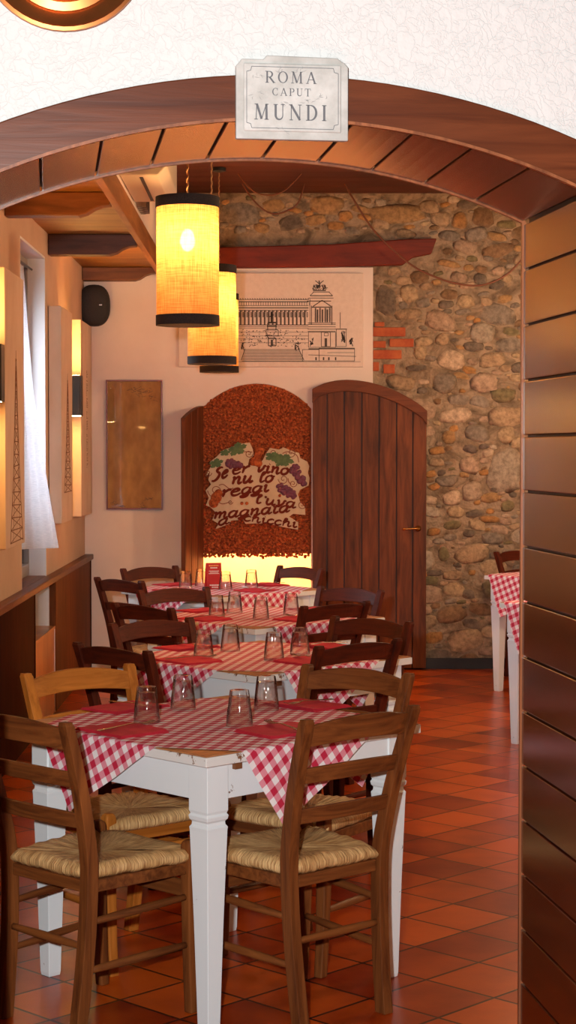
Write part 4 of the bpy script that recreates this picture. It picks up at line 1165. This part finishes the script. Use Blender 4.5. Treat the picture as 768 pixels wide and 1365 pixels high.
def napkin_mesh():
    mb = MB(); rr = random.Random(2)
    for k in range(4):
        e = .002 * k; x0, x1, y0, y1 = -.085 + e, .085 - e * .5, -.115 + e, .115 - e * 1.5; nx, ny = 8, 10; z0 = .0003 + k * .0017
        base = len(mb.v)
        for t in (0, .0012):
            for j in range(ny + 1):
                for i in range(nx + 1):
                    x, y = x0 + (x1 - x0) * i / nx, y0 + (y1 - y0) * j / ny
                    lift = .003 * max(0, (i / nx - .75)) * k + .002 * k / 3 * max(0, math.sin(j / ny * 3.0)) * (i / nx)
                    mb.v.append((x + .0015 * math.sin(j * 1.3), y, z0 + t + lift))
        n1 = (nx + 1) * (ny + 1)
        for j in range(ny):
            for i in range(nx):
                a = base + j * (nx + 1) + i
                mb.f.append((a, a + nx + 1, a + nx + 2, a + 1)); mb.f.append((a + n1, a + n1 + 1, a + n1 + nx + 2, a + n1 + nx + 1)); mb.mi += [0, 0]
        ed = [(i, i + 1) for i in range(nx)] + [(ny * (nx + 1) + i + 1, ny * (nx + 1) + i) for i in range(nx)] + [((j + 1) * (nx + 1), j * (nx + 1)) for j in range(ny)] + [(j * (nx + 1) + nx, (j + 1) * (nx + 1) + nx) for j in range(ny)]
        for a, b4 in ed: mb.f.append((base + a, base + b4, base + b4 + n1, base + a + n1)); mb.mi.append(0)
    return mb
def fork_mesh():
    """lies along +y, tines at +y"""
    mb = MB(); rings = []
    pr = [(-.100, .006, .0015), (-.095, .009, .0015), (-.06, .008, .003), (-.02, .0045, .006), (.03, .0035, .009), (.045, .006, .0075), (.055, .011, .006), (.068, .012, .0055)]
    for y, w, z in pr: rings.append([(-w, y, z), (w, y, z), (w, y, z + .0022), (-w, y, z + .0022)])
    mb.loft(rings)
    for k in range(4):
        x = -.0095 + k * .0063
        mb.loft([[(x - .0017, y, z), (x + .0017, y, z), (x + .0017, y, z + .002), (x - .0017, y, z + .002)] for y, z in ((.066, .0055), (.08, .005), (.095, .0065), (.107, .010))])
    return mb

TP = make_table()
GL = glass_mesh().build('drinking_glass', M['glass'], smooth=True); shademesh(GL, 50)
NP = napkin_mesh().build('napkin', M['napkin'], smooth=False)
FK = fork_mesh().build('fork', M['steel'], bevel=.0006)
first = {'t': True, 'g': True, 'n': True, 'f': True}
def place(proto, k, loc, rz):
    if first[k]: first[k] = False; proto.location = loc; proto.rotation_euler = (0, 0, rz); return proto
    o = dup(proto, loc, rz); return o

tables = [   # centre, extra turn, name, glasses (world x,y), seats present
    (-.155, 5.335, 0, 'nearest table', [(-.369, 5.33), (-.274, 5.60), (-.092, 5.25), (-.014, 5.58)], 'brown'),
    (-.045, 7.05, 1, 'second table', [(-.262, 7.00), (-.163, 7.23), (.012, 6.915), (.115, 7.10)], 'red'),
    (-.045, 8.75, -1, 'third table', [(-.262, 8.70), (-.180, 8.92), (-.047, 8.58), (.100, 8.78)], 'red'),
    (-.275, 10.50, 0, 'farthest table', [(-.495, 10.44), (-.410, 10.64), (-.262, 10.385), (-.114, 10.55)], 'red')]
seatname = {'FL': 'front left', 'BL': 'back left', 'FR': 'front right', 'BR': 'back right'}
glassword = ['left-front', 'left-back', 'right-front', 'right-back']
for ti, (tx, ty, tr, tname, gls, _) in enumerate(tables):
    rz = TR + math.radians(tr)
    if first['t']: first['t'] = False; T_ = TP; T_.location = (tx, ty, 0); T_.rotation_euler = (0, 0, rz)
    else: T_ = dup(TP, (tx, ty, 0), rz)
    lab = {'nearest table': 'white painted square table with worn edges, nearest the arch', 'second table': 'white painted square table, second from the arch in the row',
           'third table': 'white painted square table, third from the arch in the row', 'farthest table': 'white painted square table at the far end, before the cork panel'}[tname]
    tag(T_, lab, 'table', 'tables in the row down the room')
    c = cloth_mesh(math.radians([31.5, 34, 30, 33][ti])).build('tablecloth', M['gingham'], loc=(tx, ty, 0), rotz=rz, smooth=True)
    tag(c, 'red and white gingham cloth on the %s of the row' % tname, 'tablecloth', 'gingham cloths on the row of tables')
    for gi, (gx, gy) in enumerate(gls):
        g = place(GL, 'g', (gx, gy, TT + .0022), random.uniform(0, 6))
        tag(g, 'upturned clear tumbler, %s one of four on the %s' % (glassword[gi], tname), 'glass', 'upturned glasses on the %s' % tname)
    ns = {'FL': (-.275, -.175, 43), 'BL': (-.300, .285, -47), 'FR': (.190, -.190, 135), 'BR': (.270, .330, 222)}
    for sn, (dx, dy, fc) in ns.items():
        if ti == 3 and sn == 'BR': dx, dy = .26, .26
        a = math.radians(fc - 90 + random.uniform(-6, 6))
        n_ = place(NP, 'n', (tx + dx, ty + dy, TT + .0022), a + PI / 2 + random.uniform(-.1, .1))
        tag(n_, 'folded red paper napkin at the %s seat of the %s' % (seatname[sn], tname), 'napkin', 'red napkins on the %s' % tname)
        f_ = place(FK, 'f', (tx + dx + .01, ty + dy, TT + .0118), a + random.uniform(-.3, .1))
        tag(f_, 'steel fork lying on the napkin at the %s seat of the %s' % (seatname[sn], tname), 'fork', 'forks on the %s' % tname)

# chairs: key, x, y, facing (degrees from +x), label
CH = [
    ('brown', -0.485, 4.985, 46, 'brown ladder-back rush-seat chair in the left foreground, back to camera', 'nearest table'),
    ('brown', 0.065, 5.03, 131, 'brown ladder-back rush-seat chair in the right foreground, back to camera', 'nearest table'),
    ('honey', -0.445, 5.595, -50, 'honey-coloured ladder-back chair at the back left of the nearest table', 'nearest table'),
    ('brown', 0.110, 5.575, 232, 'dark ladder-back chair behind the right foreground chair', 'nearest table'),
    ('red', -0.375, 6.65, 44, 'dark reddish chair at the front left of the second table', 'second table'),
    ('red', -0.315, 7.245, -49, 'dark reddish chair at the back left of the second table', 'second table'),
    ('red', 0.145, 6.8, 131, 'dark reddish chair at the front right of the second table', 'second table'),
    ('red', 0.239, 7.31, 228, 'dark reddish chair at the back right of the second table', 'second table'),
    ('red', -0.39, 8.38, 44, 'dark reddish chair at the front left of the third table', 'third table'),
    ('red', -0.335, 8.95, -54, 'dark reddish chair at the back left of the third table', 'third table'),
    ('red', 0.116, 8.47, 132, 'dark reddish chair at the front right of the third table', 'third table'),
    ('red', 0.225, 8.99, 228, 'dark reddish chair at the back right of the third table', 'third table'),
    ('red', -0.63, 10.04, 42, 'dark reddish chair at the front left of the farthest table', 'farthest table'),
    ('red', -0.55, 10.66, -48, 'dark reddish chair at the back left of the farthest table', 'farthest table'),
    ('red', -0.035, 10.69, 218, 'dark reddish chair at the right of the farthest table before the yellow glow', 'farthest table'),
]
for c in CH: chair(*c)

# right-hand tables, seen past the jamb
for (tx, ty, lab, cl) in ((1.82, 9.56, 'white table at the right, cut off by the wooden jamb, nearer one', 'gingham cloth on the nearer table at the right edge'),
                          (1.99, 11.67, 'white table at the right, cut off by the wooden jamb, farther one', 'gingham cloth on the farther table at the right edge')):
    t_ = dup(TP, (tx, ty, 0), TR); tag(t_, lab, 'table', 'tables on the right side of the room')
    c = cloth_mesh(math.radians(24), 1.06).build('tablecloth', M['gingham'], loc=(tx, ty, 0), rotz=TR, smooth=True); tag(c, cl, 'tablecloth', 'cloths on the right tables')
chair('red', 1.90, 12.42, -46, 'dark reddish chair behind the farther table at the right edge', 'right tables')

# menu card on the farthest table
MC = empty('menu_card', (-.335, 10.50, TT + .0025), math.radians(14)); tag(MC, 'small red tent card with printed lines standing on the farthest table', 'menu card')
mb = MB(); w_, h_, d_ = .046, .150, .042
mb.loft([[(-w_, -d_, 0), (-w_, -.001, h_), (-w_, .001, h_), (-w_, d_, 0), (-w_, d_ - .002, 0), (-w_, 0, h_ - .004), (-w_, -d_ + .002, 0)], [(w_, -d_, 0), (w_, -.001, h_), (w_, .001, h_), (w_, d_, 0), (w_, d_ - .002, 0), (w_, 0, h_ - .004), (w_, -d_ + .002, 0)]])
mb.build('card', M['redcard'], MC)
def cardline(mb, x0, x1, z, t):
    sl = lambda zz_: -d_ + zz_ / h_ * (d_ - .001) - .0006
    mb.add([(x0, sl(z - t), z - t), (x1, sl(z - t), z - t), (x1, sl(z + t), z + t), (x0, sl(z + t), z + t)], [(0, 1, 2, 3)])
mb = MB()
for k in range(6): cardline(mb, -.028 + k * .0098, -.0205 + k * .0098, .134, .004)
mb.build('heading', M['orangeink'], MC)
mb = MB()
for k in range(5): cardline(mb, -.020 + k * .0085, -.0135 + k * .0085, .121, .003)
for r_, (a, b4) in enumerate(((-.030, .030), (-.024, .026), (-.032, .030))): cardline(mb, a, b4, .103 - r_ * .0075, .0012)
for k in range(6): cardline(mb, -.030 + k * .0105, -.022 + k * .0105, .022, .0035)
for k in range(4): cardline(mb, -.018 + k * .0095, -.0105 + k * .0095, .010, .003)
mb.build('printed_lines', M['whiteink'], MC)

# pieces carried by a part become its sub-parts (all share the thing's frame)
SUBS = {'bulb': 'bulb_holder', 'light_source': 'housing', 'air_slot': 'casing', 'palace_drawing': 'canvas', 'sketch': 'canvas',
        'faded_drawing': 'parchment_sheet', 'lettering': 'raised_face', 'line_border': 'raised_face', 'veining': 'raised_face',
        'vine_leaf': 'cream_cutout', 'grape_cluster': 'cream_cutout', 'vine_tendril': 'cream_cutout', 'cork_knob': 'cream_cutout', 'painted_saying': 'cream_cutout',
        'heading': 'card', 'printed_lines': 'card', 'badge': 'body', 'vent_grille': 'top_board', 'pane': 'window_frame', 'door_handle': 'planks'}
for o in list(C.objects):
    k = o.name.split('.')[0]
    if k in SUBS and o.parent and o.parent.type == 'EMPTY':
        for h_ in o.parent.children:
            if h_.name.split('.')[0] == SUBS[k]: o.parent = h_; break

# ------------------------------------------------------------------ lights
def light(kind, name, loc, energy, col, size=.1, rot=None, size_y=None, target=None):
    l = bpy.data.lights.new(name, kind); l.energy = energy; l.color = col
    if kind == 'AREA':
        l.size = size
        if size_y: l.shape = 'RECTANGLE'; l.size_y = size_y
    else: l.shadow_soft_size = size
    o = bpy.data.objects.new(name, l); C.objects.link(o); o.location = loc
    if rot: o.rotation_euler = rot
    if target: o.rotation_euler = (Vector(target) - Vector(loc)).to_track_quat('-Z', 'Y').to_euler()
    return o
light('POINT', 'camera_flash', (-.17, -.02, 1.69), 800, (1.0, .985, .97), .03)
light('AREA', 'front_room_lamp', (-.6, .6, 2.9), 6, (1.0, .78, .55), 1.0)
light('AREA', 'window_daylight', (-1.75, 10.14, 1.8), 150, (.78, .88, 1.0), 1.1, rot=(0, -PI / 2, 0), size_y=1.9)
light('AREA', 'recess_lamp', (-.1, WY + .5, 2.1), 330, (1.0, .70, .27), .5)
for (x_, y_, z_) in ((-.332, 7.23, 2.068), (-.305, 9.37, 2.015), (-.335, 11.75, 2.075)):
    light('POINT', 'pendant_light', (x_, y_, z_ + .345), 46, (1.0, .50, .17), .045)
light('POINT', 'right_table_lamp', (2.0, 9.4, 2.25), 95, (1.0, .66, .36), .12)
light('POINT', 'right_table_lamp', (2.4, 7.0, 2.3), 70, (1.0, .66, .36), .12)
light('POINT', 'right_table_lamp', (2.3, 11.5, 2.25), 60, (1.0, .68, .40), .12)

w = bpy.data.worlds.new('world'); sc.world = w; w.use_nodes = True
w.node_tree.nodes['Background'].inputs[0].default_value = (.80, .88, 1.0, 1); w.node_tree.nodes['Background'].inputs[1].default_value = .03

# ------------------------------------------------------------------ camera
cam = bpy.data.cameras.new('camera'); co = bpy.data.objects.new('camera', cam); C.objects.link(co)
cam.sensor_fit = 'VERTICAL'; cam.sensor_height = 36; cam.lens = 36 * 2400 / 1365
pitch = math.atan(82.5 / 2400); yaw = math.atan(23 / 2400)
co.location = (0, 0, 1.57)
co.rotation_euler = (Matrix.Rotation(-yaw, 4, 'Z') @ Matrix.Rotation(PI / 2 - pitch, 4, 'X')).to_euler()
cam.clip_start = .05
sc.camera = co
sc.view_settings.view_transform = 'Standard'; sc.view_settings.look = 'None'; sc.view_settings.exposure = 0; sc.view_settings.gamma = 1
sc.view_settings.use_curve_mapping = False
cy = sc.cycles
cy.max_bounces = 10; cy.transparent_max_bounces = 16; cy.transmission_bounces = 8; cy.diffuse_bounces = 5; cy.glossy_bounces = 4
cy.sample_clamp_indirect = 6; cy.use_denoising = True
cy.caustics_reflective = False; cy.caustics_refractive = False
